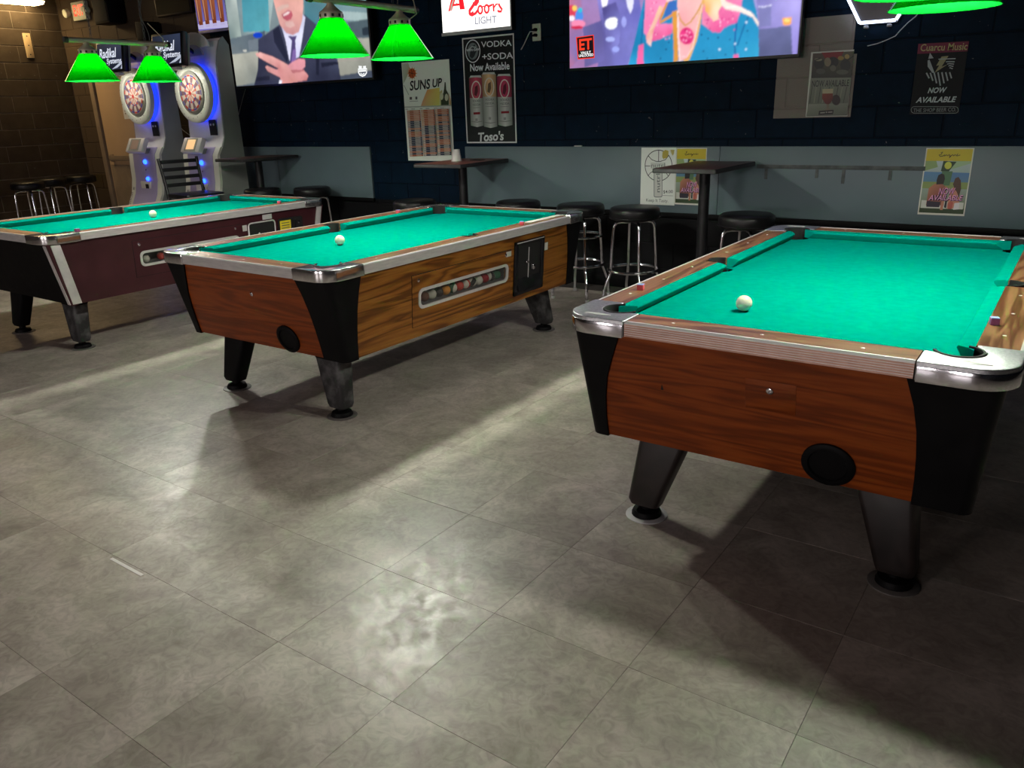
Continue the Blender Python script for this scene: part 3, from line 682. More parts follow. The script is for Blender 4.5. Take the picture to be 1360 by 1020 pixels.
    for (sx, sy, base) in ((1,-1,315),(1,1,45),(-1,1,135),(-1,-1,225)):
        c = (sx*(HX-PC), sy*(HY-PC))
        # walk counter-clockwise: enter and leave the corner along the pocket circle (clockwise bite)
        P += [(c[0]+PR*math.cos(math.radians(base+180+dq)), c[1]+PR*math.sin(math.radians(base+180+dq))) for dq in (115,90,60,30,0,-30,-60,-90,-115)]
        if sy*sx < 0:
            s = 1 if sx > 0 else -1
            P += [(s*(HX-.112)+.053*math.cos(math.radians((180 if s > 0 else 0)+dq)), .053*math.sin(math.radians((180 if s > 0 else 0)+dq))) for dq in (90,60,30,0,-30,-60,-90)]
    MB().prism(P, .728, .7565).build('bed', M_cloth, T_, smooth=0)
    # fittings
    Fn, Fr = frame_of('near'), frame_of('right')
    if kind in 'MR':
        cx = .705-HX
        if kind == 'R':
            MB().box(.628-HX, .783-HX, VZY(.558), VZY(.662), -.001, .0015).build('service_plate', wE, T_, bevel=.0006, M=Fn)
        MB().lathe([(.011,0),(.011,.004),(.008,.006),(.003,.006),(.003,.003),(0,.003)], 14, (cx, VZY(.63), .001)).build('lock', M_chrome, T_, M=Fn)
        ov = MB().loft([[(cx+.18+r_*math.cos(2*PI*i/28), VZY(.41)+r_*.93*math.sin(2*PI*i/28), z) for i in range(28)] for r_, z in ((.080,0),(.080,.008),(.072,.013),(.060,.013),(.056,.006),(.0001,.006))]).build('ball_port', M_black, T_, M=Fn)
    if kind == 'R':
        MB().prism([(-.005,0),(.005,0),(.0,.022)], 0, .001).build('paint_chip', M_hole, T_, smooth=0, M=Fn @ Matrix.Translation((.345-HX, VZY(.565), .0002)))
    def window(u0, u1, z0, z1, dz0, dz1, du0, du1, md):
        """door plate with a silver-rimmed slot, glass, and a dark tray behind"""
        a, b_, c, d = u0-HY, u1-HY, VZ(z0), VZ(z1); p, q, r_, s_ = du0-HY, du1-HY, VZ(dz0), VZ(dz1)
        mb = MB(); t0, t1 = .0002, .003
        mb.prism([(p,r_),(a,r_),(a,s_),(p,s_)], t0, t1); mb.prism([(b_,r_),(q,r_),(q,s_),(b_,s_)], t0, t1)
        mb.prism([(a,r_),(b_,r_),(b_,c),(a,c)], t0, t1); mb.prism([(a,d),(b_,d),(b_,s_),(a,s_)], t0, t1)
        dd = mb.build('ball_return_door', md, T_, smooth=0, M=Fr)
        for k, (aa, bb, cc, ee) in enumerate(((p-.003,p,r_-.003,s_+.003),(q,q+.003,r_-.003,s_+.003),(p,q,r_-.003,r_),(p,q,s_,s_+.003))):
            MB().prism([(aa,cc),(bb,cc),(bb,ee),(aa,ee)], .0002, .0012).build('seam', M_hole, dd, smooth=0)
        O = rrect(a-.012, b_+.012, c-.012, d+.012, .034, 6); I = rrect(a+.004, b_-.004, c+.004, d-.004, .026, 6)
        rim = MB(); n = len(O)
        rim.add([(x,y,.003) for x,y in O]+[(x,y,.007) for x,y in O]+[(x,y,.007) for x,y in I]+[(x,y,-.002) for x,y in I],
                [(i,(i+1)%n,n+(i+1)%n,n+i) for i in range(n)]+[(n+i,n+(i+1)%n,2*n+(i+1)%n,2*n+i) for i in range(n)]+[(2*n+i,2*n+(i+1)%n,3*n+(i+1)%n,3*n+i) for i in range(n)]+[(3*n+i,3*n+(i+1)%n,(i+1)%n,i) for i in range(n)])
        rim.build('window_rim', M_alu, dd, smooth=30)
        MB().prism(I, -.001, .001).build('window_pane', M_glass, dd, smooth=0)
        tr = MB(); tr.box(a-.01, b_+.01, c-.012, c-.002, -.10, -.019); tr.box(a-.01, b_+.01, c-.012, d+.03, -.11, -.10); tr.box(a-.02, a-.01, c-.012, d+.03, -.11, -.019); tr.box(b_+.01, b_+.02, c-.012, d+.03, -.11, -.019)
        M_tray = MATS.get('ball_tray') or noisy('ball_tray', (.10,.10,.10), (.15,.15,.15), 10, (.4,.6))
        tr.build('ball_tray', M_tray, T_, smooth=0, M=Fr)
        for u, z in ((du0+.045, dz1-.028), (du1-.06, dz1-.022)):
            MB().lathe([(.009,.003),(.009,.007),(.006,.009),(0,.009)], 12, (u-HY, VZ(z), 0)).build('lock', M_chrome, dd)
    if kind == 'M':
        window(*holes, .400, .673, .595, 1.478, M_woodS)
        u0, u1, v0, v1 = 1.508-HY, 1.828-HY, VZ(.382), VZ(.712)
        cm = MB().box(u0+.01, u1-.01, v0+.01, v1-.01, .0005, .004).build('coin_box', M_hole, T_, smooth=0, M=Fr)
        for a, b_, c, d in ((u0,u0+.03,v0,v1),(u1-.03,u1,v0,v1),(u0,u1,v0,v0+.03),(u0,u1,v1-.022,v1)):
            MB().box(a, b_, c, d, .0005, .016).build('coin_box_frame', M_dark, cm, bevel=.003)
        MB().box(u0+.012, u1-.012, v1-.010, v1-.004, .016, .018).build('edge_glint', M_alu, cm, bevel=.001)
        MB().prism([(v0+.03,.004),(v0+.10,.004),(v0+.03,.028)], u0+.03, u1-.03, 'x').build('coin_tray', M_dark, cm)
        MB().box(u0+.155, u0+.160, v0+.09, v1-.05, .004, .007).build('coin_slide', M_cord, cm)
        MB().lathe([(.011,.004),(.011,.020),(.007,.026),(0,.026)], 12, (u0+.125, v1-.135, 0)).build('coin_knob', M_chrome, cm)
        MB().box(u0+.175, u0+.20, v1-.19, v1-.155, .004, .030).build('coin_lever', M_chrome, cm, bevel=.005)
        MB().box(1.850-HY, 1.885-HY, VZ(.612), VZ(.66), .0003, .003).build('price_tag', M_paper, T_, bevel=.0005, M=Fr)
        MB().box(1.425-HY, 1.474-HY, VZ(.638), VZ(.668), .003, .007).build('latch_plate', M_alu, T_, bevel=.001, M=Fr)
        MB().box(HX-.10, HX-.055, .56, .94, ZT+.0002, ZT+.003).build('rail_score_strip', M_paper, T_, bevel=.0006)
    if kind == 'L':
        window(*holes, .44, .69, .587, 1.482, M_burg)
        for a, b_, rim_ in ((1.54,1.795,True),(1.83,2.08,False)):
            u0, u1, v0, v1 = a-HY, b_-HY, VZ(.45), VZ(.688)
            cm = MB().prism(rrect(u0,u1,v0,v1,.02,4), .0005, .010).build('coin_box', M_hole, T_, smooth=30, M=Fr)
            if rim_:
                pts = rrect(u0,u1,v0,v1,.025,4)
                MB().tube([(x,y,.010) for x,y in pts], .006, 6, True).build('chrome_rim', M_alu, cm)
                MB().prism([(-.022,0),(0,-.022),(.022,0),(0,.022)], .010, .0115).build('diamond_mark', M_paper, cm, smooth=0, M=Matrix.Translation(((u0+u1)/2-.03, v1-.10, 0)))
                MB().box(u1-.11, u1-.02, v1+.012, v1+.05, .0005, .003).build('grey_plate', M_cord, cm)
            else:
                M_y = MATS.get('yellow_sticker') or noisy('yellow_sticker', (.75,.62,.02), (.80,.68,.03), 20, (.5,.6))
                st = MB().box(u0+.015, u0+.125, v1-.135, v1-.018, .010, .0108).build('yellow_notice', M_y, cm, smooth=0)
                for i in range(5): MB().box(u0+.03, u0+.11, v1-.04-.02*i, v1-.034-.02*i, .0108, .0112).build('notice_line', M_scar, st, smooth=0)
                for zz in (v1-.045, v1-.10): MB().lathe([(.013,.010),(.013,.018),(0,.020)], 12, (u1-.045, zz, 0)).build('coin_knob', M_chrome, cm)
                MB().box(u1-.105, u1-.075, v1-.12, v1-.02, .010, .025).build('coin_slide', M_dark, cm, bevel=.003)
        MB().box(1.49-HY, 1.53-HY, VZ(.635), VZ(.68), .0005, .004).build('latch_plate', M_alu, T_, bevel=.001, M=Fr)
    return T_, Fr, holes

XR, YR = -1.384, 2.240; XM, YM = -4.030, 2.372; XL, YL = -6.572, 2.358
TR, _, _ = pool_table(XR, YR, 'nearest walnut pool table with a cast metal corner and ribbed copper end trim', 'R')
TM, FrM, hM = pool_table(XM, YM, 'middle walnut pool table with a ball window and black coin box on its side', 'M')
TLb, FrL, hL = pool_table(XL, YL, 'burgundy pool table with silver corner strips nearest the dart machines', 'L')

# balls and chalk
def ball_mesh(r):
    bm = bmesh.new(); bmesh.ops.create_uvsphere(bm, u_segments=24, v_segments=14, radius=r); me = bpy.data.meshes.new('ball'); bm.to_mesh(me); bm.free()
    for p in me.polygons: p.use_smooth = True
    return me
def ball(name, loc, m, label, cat='ball', group=None):
    me = ball_mesh(.0286); me.materials.append(m); o = bpy.data.objects.new(name, me); C.objects.link(o); o.location = loc
    return tag(o, label, cat, group)
ZB = .7568
for px, py, lab in ((987.5,413,'ivory cue ball lying on the nearest walnut table'), (452,325.5,'ivory cue ball lying on the middle walnut table'), (204,289,'ivory cue ball lying on the burgundy table')):
    p = hit(px, py, (0,0,ZB), (0,0,1)); ball('cue_ball', (p.x, p.y, ZB+.0286), M_white, lab, 'ball', 'cue balls')
def ballmat(name, c, stripe=None):
    m = noisy(name, c, tuple(x*.85 for x in c), 5, (.12,.2))
    if stripe:
        N, Lk, b = nodes(m); tc = N.new('ShaderNodeTexCoord'); sp = N.new('ShaderNodeSeparateXYZ'); Lk.new(tc.outputs['Object'], sp.inputs[0])
        ab = N.new('ShaderNodeMath'); ab.operation = 'ABSOLUTE'; Lk.new(sp.outputs['Y'], ab.inputs[0]); lt = N.new('ShaderNodeMath'); lt.operation = 'GREATER_THAN'; lt.inputs[1].default_value = .013; Lk.new(ab.outputs[0], lt.inputs[0])
        mx = N.new('ShaderNodeMix'); mx.data_type = 'RGBA'; Lk.new(lt.outputs[0], mx.inputs['Factor']); mx.inputs['A'].default_value = (*c,1); mx.inputs['B'].default_value = (.75,.7,.58,1); Lk.new(mx.outputs['Result'], b.inputs['Base Color'])
    return m
bc = {'maroon': (.14,.02,.02), 'cream': (.75,.70,.58), 'orange': (.75,.30,.03), 'red': (.70,.05,.03), 'black': (.012,.012,.012), 'green': (.03,.16,.08), 'brown': (.16,.05,.03), 'crimson': (.42,.02,.03)}
row = [('maroon',0),('brown',0),('cream',0),('black',0),('orange',0),('green',1),('red',0),('red',1),('black',1),('cream',0),('crimson',0),('black',1),('green',0)]
names = ['dark maroon ball, leftmost in the middle table\'s ball window','dull brown ball second from the left in the ball window','cream ball beside the brown one in the ball window','black ball between cream and orange in the ball window','orange ball in the middle table\'s ball window','cream and green striped ball right of the orange ball','plain red ball in the middle table\'s ball window','red and white striped ball beside the plain red ball','black and white striped ball left of a cream ball in the window','cream ball left of the crimson ball in the window','crimson ball near the right end of the ball window','black striped ball right of the crimson ball in the window','dark green ball at the right end of the ball window']
RT = Matrix.Translation((XM+TW/2, YM+TL/2, 0))
for i, (c, st) in enumerate(row):
    m = MATS.get('ball_'+c+str(st)) or ballmat('ball_'+c+str(st), bc[c], st)
    u = hM[0]+.040+.0598*i
    p = RT @ FrM @ Vector((u-TL/2, VZ(hM[2])+.0268, -.055))
    o = ball('pool_ball', p, m, names[i], 'ball', 'balls in the return window'); o.rotation_euler = (i*1.3, i*.7, i)
RT2 = Matrix.Translation((XL+TW/2, YL+TL/2, 0))
for i, (c, u, lab) in enumerate((('red',.82,'red ball in the burgundy table\'s return slot'),('cream',.70,'cream ball at the near end of the burgundy table\'s slot'),('black',.93,'black ball in the burgundy table\'s return slot'))):
    p = RT2 @ FrL @ Vector((u-TL/2, VZ(hL[2])+.0268, -.055)); ball('pool_ball', p, MATS['ball_'+c+'0'], lab, 'ball', 'balls in the return window')
M_chalkp = noisy('chalk_paper_red', (.50,.05,.07), (.58,.08,.09), 60, (.6,.8)); M_chalkb = noisy('chalk_blue', (.25,.30,.62), (.32,.38,.7), 60, (.8,.95)); M_chalkv = noisy('chalk_paper_violet', (.28,.08,.20), (.34,.10,.24), 60, (.6,.8))
def chalk(px, py, z, lab, m, rz):
    p = hit(px, py, (0,0,z), (0,0,1)); o = empty('chalk_cube', (p.x, p.y, z+.0004), rz); tag(o, lab, 'chalk', 'billiard chalk cubes')
    MB().box(-.012,.012,-.012,.012,0,.020).build('wrapper', m, o, bevel=.001)
    MB().loft([[(r*sx, r*sy, zz) for sx, sy in ((-1,-1),(1,-1),(1,1),(-1,1))] for r, zz in ((.0118,.0202),(.011,.0225),(.006,.0215))]).build('chalk_face', M_chalkb, o, smooth=0)
chalk(851, 385, ZT, 'red chalk cube on the left rail of the nearest table', M_chalkp, .2)
chalk(1320, 431, ZT, 'violet chalk cube on the right rail of the nearest table', M_chalkv, .3)
chalk(693, 299, ZT, 'small chalk cube on the right rail of the middle table', M_chalkp, .5)
chalk(529, 283, ZT, 'pink chalk cube on the far left rail of the middle table', M_chalkp, .1)
chalk(371, 270.5, ZT, 'red and white chalk cube on the far end of the burgundy table', M_chalkp, .4)
chalk(103, 308, ZT, 'dark chalk cube on the near right corner of the burgundy table', M_chalkv, .2)

# ================================================================== PENDANT LAMPS
def chain(mb, x, y, z0, z1, sway=0):
    n = int((z1-z0)/.026); 
    for i in range(n):
        z = z0+(i+.5)*(z1-z0)/n; dx = sway*math.sin(i*.8)
        pts = []
        for k in range(8):
            a = 2*PI*k/8; u, v = .007*math.cos(a), .017*math.sin(a)
            pts.append((x+dx+(u if i % 2 else 0), y+(0 if i % 2 else u), z+v))
        mb.tube(pts, .0022, 4, True)
def pendant(X, ys, zb, label):
    yc = sum(ys)/2; L_ = empty('pendant_lamp', (X, yc, zb)); tag(L_, label, 'pendant lamp', 'pool table pendant lamps')
    half = (ys[1]-ys[0])/2
    ring = [(0, -half-.15, .262), (0, half+.13, .262)]
    MB().tube([(0,-half-.13,.262),(0,half+.13,.262)], .017, 14).build('bar', M_brass, L_)
    for s in (-1,1):
        MB().tube([(0,s*(half+.125),.262),(0,s*(half+.150),.262)], [.021,.019], 14).build('end_cap', M_darkcord, L_)
        c = (0, s*half, 0)
        ft = MB().lathe([(.014,.250),(.022,.236),(.046,.214),(.058,.206),(.060,.200),(.060,.176),(.057,.175),(.054,.198),(.03,.205),(0,.205)], 24, c).build('fitter', M_brass, L_)
        for k in range(10):
            a = 2*PI*k/10; MB().box(-.006,.006,-.0015,.0015,-.007,.007).build('vent_slot', M_hole, ft, smooth=0, M=Matrix.Translation((c[0]+0.0598*math.cos(a), c[1]+.0598*math.sin(a), .188)) @ Matrix.Rotation(a+PI/2, 4, 'Z'))
        sh = MB().lathe([(.056,.178),(.060,.174),(.115,.092),(.1765,.002),(.179,0)], 40, c, cap=False).build('shade', M_shade, L_, smooth=50)
        MB().lathe([(.052,.177),(.057,.172),(.112,.091),(.1745,.001),(.1785,.0)], 40, c, cap=False).build('shade_lining', M_lining, sh, smooth=50)
        b = MB().lathe([(.014,.156),(.016,.136),(.028,.108),(.040,.084),(.045,.062),(.041,.040),(.028,.024),(.010,.018),(0,.0175)], 18, c).build('bulb', M_bulb, L_)
        MB().lathe([(.020,.205),(.020,.146),(.014,.144)], 14, c).build('socket', M_black, b)
        ch = MB(); chain(ch, 0, s*half*.82, .28, CZ-zb-.02, .004); ch.build('chain', M_darkcord, L_, smooth=0)
        MB().lathe([(.05,CZ-zb-.002),(.05,CZ-zb-.02),(.02,CZ-zb-.035),(0,CZ-zb-.035)], 16, (0, s*half*.82, 0)).build('ceiling_hook', M_brass, L_)
    pts = []
    for i in range(40):
        t = i/39; pts.append((.012*math.sin(t*22), half*.82+.018*math.cos(t*19)+.02, .28+(CZ-zb-.32)*t))
    MB().tube(pts, .0035, 6).build('cord', M_darkcord, L_)
    MB().tube([(.062,half+.01,.20),(.075,half+.06,.23),(.05,half+.07,.30),(.012,half*.82+.035,.40)], .003, 6).build('lead', M_brass, L_)
    return L_
pendant(-3.27, (3.09, 3.60), 1.752, 'two-shade green glass lamp hanging over the middle walnut table')
pendant(-5.81, (3.18, 3.67), 1.742, 'two-shade green glass lamp hanging over the burgundy table')
pendant(-.50, (2.84, 3.34), 1.750, 'two-shade green glass lamp hanging over the nearest table')

# ================================================================== STOOLS, BAR TABLES, CHAIR
def make_stool(hs):
    S = empty('bar_stool')
    st = MB().lathe([(0,hs-.095),(.16,hs-.095),(.182,hs-.088),(.188,hs-.07),(.189,hs-.035),(.183,hs-.014),(.165,hs-.003),(.10,hs),(0,hs)], 32).build('seat', M_vinyl, S, smooth=60)
    MB().tube([(.1885*math.cos(2*PI*i/32), .1885*math.sin(2*PI*i/32), hs-.078) for i in range(32)], .004, 6, True).build('piping', M_vinyl, st)
    MB().lathe([(0,hs-.105),(.12,hs-.105),(.12,hs-.095),(0,hs-.095)], 20).build('seat_plate', M_dark, S)
    for k in range(4):
        a = PI/4+k*PI/2; c, s = math.cos(a), math.sin(a)
        prof = [(.03,hs-.112),(.10,hs-.112),(.135,hs-.118),(.152,hs-.138),(.158,hs-.165),(.170,.42),(.178,.27),(.183,.245),(.195,.215),(.222,.145),(.230,.115),(.232,.02)]
        lg = MB().tube([(r*c, r*s, z) for r, z in prof], .0125, 10).build('leg', M_chrome, S)
        MB().lathe([(.0145,.022),(.016,.006),(.015,.0),(0,.0)], 12, (.232*c, .232*s, 0)).build('glide', M_cord, lg)
    MB().tube([(.192*math.cos(2*PI*i/36), .192*math.sin(2*PI*i/36), .275) for i in range(36)], .011, 8, True).build('foot_ring', M_chrome, S)
    return S
def place_stool(src, x, y, rz, label, group, ring2=False):
    o = src if not src.get('used') else copy_tree(src)
    src['used'] = 1
    o.location = (x, y, 0); o.rotation_euler = (0,0,rz); tag(o, label, 'bar stool', group)
    if 'used' in o and o is not src: del o['used']
    return o
s0 = make_stool(.75)
def at_z(px, py, z): p = hit(px, py, (0,0,z), (0,0,1)); return p.x, p.y
for px, py, rz, lab in ((843,274,-.09,'black round bar stool with chrome legs beneath the white drink poster'), (771,270,-.05,'chrome-legged bar stool with two rings just past the middle table\'s corner'), (688,266,-.1,'bar stool whose black seat shows above the middle table\'s far end'), (992,283,-.2,'bar stool behind the far left corner of the nearest table')):
    x, y = at_z(px, py, .75); o = place_stool(s0, x, y, rz, lab, 'stools along the grey boards')
    if 'two rings' in lab:
        MB().tube([(.172*math.cos(2*PI*i/36), .172*math.sin(2*PI*i/36), .50) for i in range(36)], .010, 8, True).build('upper_ring', M_chrome, o)
x, y = -4.76, 5.27; place_stool(s0, x, y, .3, 'shadowed bar stool under the small table by the team calendar', 'stools along the grey boards')
s1 = make_stool(.775)
for px, py, rz, lab in ((414,248,.3,'bar stool with a shiny black seat before the left grey board'), (348,250,.8,'dark bar stool beneath the table beside the dart machines')):
    x, y = at_z(px, py, .775); place_stool(s1, x, y, rz, lab, 'stools by the left grey board')
s2 = make_stool(.81)
for x, y, rz, lab in ((-10.62,4.74,.5,'bar stool nearest the viewer along the left block wall'), (-10.95,5.18,.2,'middle bar stool of three along the left block wall'), (-11.05,5.62,.7,'bar stool in the far corner beside the beige door'), (-10.75,4.08,.4,'bar stool cut by the left edge of the picture')):
    place_stool(s2, x, y, rz, lab, 'stools along the left wall')
for s in (s0, s1, s2):
    for q in list(bpy.data.objects):
        if q.get('used') is not None: del q['used']

def bar_table(cx, cy, z, rz, label, wx=.45, wy=.76, top=None):
    B = empty('bar_table', (cx, cy, 0), rz); tag(B, label, 'bar table', 'bar-height tables')
    tp = MB().prism(rrect(-wx/2, wx/2, -wy/2, wy/2, .012, 3), z-.028, z).build('table_top', top or M_tabletop, B, bevel=.002)
    a, b = wx/2, wy/2
    MB().loft([[(q[0],q[1],zz) for q in rrect(-a-d, a+d, -b-d, b+d, .014, 3)] for d, zz in ((.0,z-.031),(.004,z-.028),(.004,z-.006),(.0005,z-.0008))], cap=False).build('edge_band', M_edge, tp)
    MB().prism(rrect(-.15,.15,-.2,.2,.02,3), z-.040, z-.030).build('top_plate', M_dark, B)
    MB().lathe([(.038,.05),(.038,z-.040)], 20).build('post', M_dark, B)
    MB().lathe([(0,.0),(.155,.0),(.16,.012),(.14,.028),(.06,.05),(.045,.07),(0,.07)], 28).build('base', M_dark, B)
    return B
bar_table(-2.205, 5.50, 1.055, 0, 'brown bar table in front of the yellow drink poster')
bar_table(-4.44, 5.56, 1.055, .06, 'reddish bar table holding the upside-down cup', .48, .74, M_redtop_lit)
bar_table(-7.19, 5.55, 1.075, 0, 'dark bar table beside the right dart machine', .45, .72)
cup = empty('foam_cup', (-4.50, 5.56, 1.0555)); tag(cup, 'white foam cup turned upside down on the bar table', 'cup')
pc = cup.location
MB().lathe([(.046,.0002),(.046,.004),(.043,.006),(.031,.096),(.029,.0985),(0,.0985)], 24).build('cup_wall', M_foam, cup)
MB().tube([(.0455*math.cos(2*PI*i/24), .0455*math.sin(2*PI*i/24), .004) for i in range(24)], .003, 6, True).build('rolled_rim', M_foam, cup)
nc = MB().box(-.055,.055,-.04,.04,0,.004).build('cardboard_coaster', M_hole); nc.location = (-4.38, 5.70, 1.0557); tag(nc, 'black coaster lying on the table beside the foam cup', 'coaster')

# ladder-back bar chair in front of the right dart machine
ch = empty('ladder_back_chair', (-7.27, 4.81, 0), -.12); tag(ch, 'black ladder-back bar chair in front of the dart machines', 'chair')
hs = .775
MB().prism(rrect(-.21,.21,-.20,.21,.04,4), hs-.045, hs).build('seat', M_vinyl, ch, bevel=.012)
for sx in (-1,1):
    MB().tube([(sx*.19,-.18,hs-.05),(sx*.215,-.22,0)], .014, 8).build('leg', M_dark, ch)
    MB().tube([(sx*.19,.19,hs-.05),(sx*.215,.25,0)], .014, 8).build('leg', M_dark, ch)
# back on the side away from the picture's right: posts rise at local -x
for sy in (-1,1): MB().tube([(-.195,sy*.19,hs-.05),(-.21,sy*.19,hs+.06),(-.265,sy*.20,1.11)], .016, 8).build('back_post', M_dark, ch)
for i in range(4):
    z = 1.075-.075*i; x = -.252+.0125*i
    MB().box(x-.006, x+.006, -.185, .185, z-.018, z+.018).build('back_slat', M_dark, ch, bevel=.004)
for a, b in (((-.2,-.2,.25),(.2,-.2,.25)),((-.2,.2,.25),(.2,.2,.25)),((-.2,-.2,.3),(-.2,.2,.3)),((.2,-.2,.3),(.2,.2,.3))): MB().tube([a,b], .009, 8).build('stretcher', M_dark, ch)

# ================================================================== DART MACHINES
def dart_machine(cx, label):
    D = empty('dart_machine', (cx, WY, 0)); tag(D, label, 'dart machine', 'dart machines')
    hw = .31
    front = [(-.86,.0),(-.87,.10),(-.83,.30),(-.74,.50),(-.66,.66),(-.625,.82),(-.62,.95),(-.61,1.10),(-.56,1.18),(-.52,1.28),(-.51,1.45),(-.50,1.75),(-.49,2.0),(-.46,2.14),(-.42,2.24)]
    prof = front+[(-.34,2.28),(-.29,2.20),(-.27,.0)]
    MB().prism([(p[0]+.025,p[1]) for p in front]+[(-.34,2.27),(-.29,2.20),(-.27,.0)], -hw+.012, hw-.012, 'x').build('body', M_mwhite, D, smooth=30)
    # side cheeks
    side = [(p[0]-.07, p[1]) for p in front]
    for s in (-1,1):
        MB().prism([(p[0]+.10, p[1]) for p in side]+[(-.34,2.28),(-.28,2.20),(-.26,.0)], s*(hw-.012), s*(hw+.004), 'x').build('side_cheek', M_mside, D, smooth=0)
        # white rim following the front curve
        rings = []
        for y, z in front[:9]:
            rings.append([(s*(hw-.085),y,z),(s*(hw+.002),y,z),(s*(hw+.002),y+.05,z),(s*(hw-.085),y+.05,z)])
        rm = MB().loft(rings).build('white_rim', M_ring, D, smooth=30)
        if s < 0:
            tf = lambda x, y: (x, y)
            a = Art(tf); a.text('radikal games', (0,0), (.50,0), .05, (.38,.38,.42)); o = a.build('lettering', M_artd, rm)
            v = Vector((0, -.20, .27)); 
            o.matrix_local = Matrix.Translation((-hw+.045, -.756, .46)) @ Matrix(((0,0,-1,0),(.42,-.907,0,0),(.907,.42,0,0),(0,0,0,1)))  @ Matrix.Identity(4)
            o.matrix_local = Matrix.Translation((-hw+.040, -.775, .45)) @ Matrix.Rotation(math.radians(-25), 4, 'X') @ Matrix.Rotation(math.radians(-90), 4, 'Y')
    # lilac centre panel on the lower front
    rings = [[(-hw+.088,y-.004,z),(hw-.088,y-.004,z),(hw-.088,y+.02,z),(-hw+.088,y+.02,z)] for y, z in front[3:9]]
    MB().loft(rings).build('centre_panel', M_lilac, D, smooth=30)
    MB().box(-.10,.10,-.651,-.62,.62,.80).build('coin_door', M_mwhite, D, bevel=.004)
    MB().box(.0,.06,-.656,-.648,.72,.77).build('coin_slot', M_hole, D, bevel=.002)
    for x, y, z, r in ((.03,-.632,1.02,.026),(.045,-.642,.83,.022)):
        bt = MB().lathe([(r,.0),(r,.012),(r*.7,.022),(0,.025)], 16).build('start_button', M_blue, D, M=Matrix.Translation((x,y+.012,z)) @ Matrix.Rotation(PI/2, 4, 'X'))
    MB().lathe([(.008,0),(.008,.006),(0,.008)], 10).build('lock', M_chrome, D, M=Matrix.Translation((.03,-.628,.93)) @ Matrix.Rotation(PI/2, 4, 'X'))
    # tilted touch screen
    K_ = empty('touch_screen', (-.02,-.66,1.20)); K_.parent = D; K_.rotation_euler = (math.radians(-28),0,0)
    MB().box(-.165,.165,-.03,.03,-.085,.085).build('screen_case', M_mwhite, K_, bevel=.014)
    MB().box(-.10,.10,-.0325,-.028,-.07,.07).build('display_bezel', M_mside, K_, smooth=0)
    MB().box(-.07,.07,-.034,-.032,-.055,.055).build('display', M_amber if cx > -8.5 else M_amberd, K_, smooth=0)
    MB().box(-.10,.10,-.05,.05,-.06,.0).build('screen_mount', M_mside, D, bevel=.01, M=Matrix.Translation((0,-.60,1.17)))
    MB().box(.10,.22,-.514,-.505,1.30,1.46).build('card_reader', M_hole, D, bevel=.003)
    for x, z in ((.135,1.41),(.185,1.41)): MB().lathe([(.012,0),(.012,.004),(0,.005)], 10).build('reader_light', M_cord, D, M=Matrix.Translation((x,-.513,z)) @ Matrix.Rotation(PI/2, 4, 'X'))
    # light strip round the board
    bc_ = (0, -.515, 1.735)
    RY = Matrix.Translation(bc_) @ Matrix.Rotation(PI/2, 4, 'X')
    MB().lathe([(.292,-.02),(.292,.025),(.270,.030),(.26,-.02)], 48).build('led_strip', M_blued, D, M=RY)
    MB().lathe([(.302,.030),(.305,.050),(.302,.078),(.290,.085),(.225,.083),(.218,.075),(.215,.03)], 48).build('board_ring', M_ring, D, M=RY)
    MB().lathe([(0,.03),(.216,.03),(.216,.074),(0,.074)], 48).build('board_backing', M_mside, D, M=RY)
    a = Art(lambda x, y: (x, y)); a.step = .0002
    a.ell(0,0,.212,.212,(.50,.50,.46),40)
    red, blu, wht, dk = (.70,.20,.16), (.24,.24,.55), (.70,.66,.60), (.15,.14,.18)
    a.ell(0,0,.185,.185,wht,40)
    def sector(r0, r1, a0, a1, c): a.poly([(r0*math.cos(math.radians(q)), r0*math.sin(math.radians(q))) for q in (a0,(a0+a1)/2,a1)]+[(r1*math.cos(math.radians(q)), r1*math.sin(math.radians(q))) for q in (a1,(a0+a1)/2,a0)], c)
    for i in range(20):
        a0 = i*18-8; a1 = a0+16
        c1, c2 = (red, blu) if i % 2 else (blu, red)
        sector(.165,.180,a0,a1,c1); sector(.105,.160,a0,a1,wht if i % 2 else (.42,.32,.34)); sector(.088,.101,a0,a1,c1); sector(.028,.085,a0,a1,(.62,.42,.38) if i % 2 else wht)
    a.ell(0,0,.022,.022,red,16); a.ell(0,0,.009,.009,dk,12)
    for i in range(20):
        t = math.radians(i*18); a.ell(.255*math.cos(t), .255*math.sin(t), .006, .006, (.45,.42,.36), 8)
    o = a.build('target_face', M_board, D); o.location = (0, bc_[1]-.0865, bc_[2])
    # arched crown with its lilac disc and the grey side fin
    MB().prism([(-.25,2.18)]+[(.27*math.cos(math.radians(q)), 2.18+.15*math.sin(math.radians(q))) for q in range(180,-1,-15)], -.50, -.485, 'y').build('crown', M_mwhite, D, smooth=0)
    MB().prism([(.16*math.cos(math.radians(q)), 2.10+.11*math.sin(math.radians(q))) for q in range(180,-1,-12)], -.508, -.49, 'y').build('crown_disc', M_lilac, D, smooth=0)
    # monitor on an arm in front of the crown
    Mn = empty('monitor', (0,-.79,2.15)); Mn.parent = D; Mn.rotation_euler = (math.radians(-8),0,0)
    cs = MB().box(-.27,.27,-.02,.05,-.165,.165).build('monitor_case', M_tvcase, Mn, bevel=.012)
    MB().box(-.268,.268,.045,.075,-.155,.155).build('monitor_back', M_mside, Mn, bevel=.02)
    a = Art(lambda x, y: (x, y)); a.step = .0002
    a.poly([(-.245,-.14),(.245,-.14),(.245,.14),(-.245,.14)], (.10,.12,.18), [(.05,.06,.10),(.10,.12,.20),(.20,.24,.34),(.12,.15,.22)])
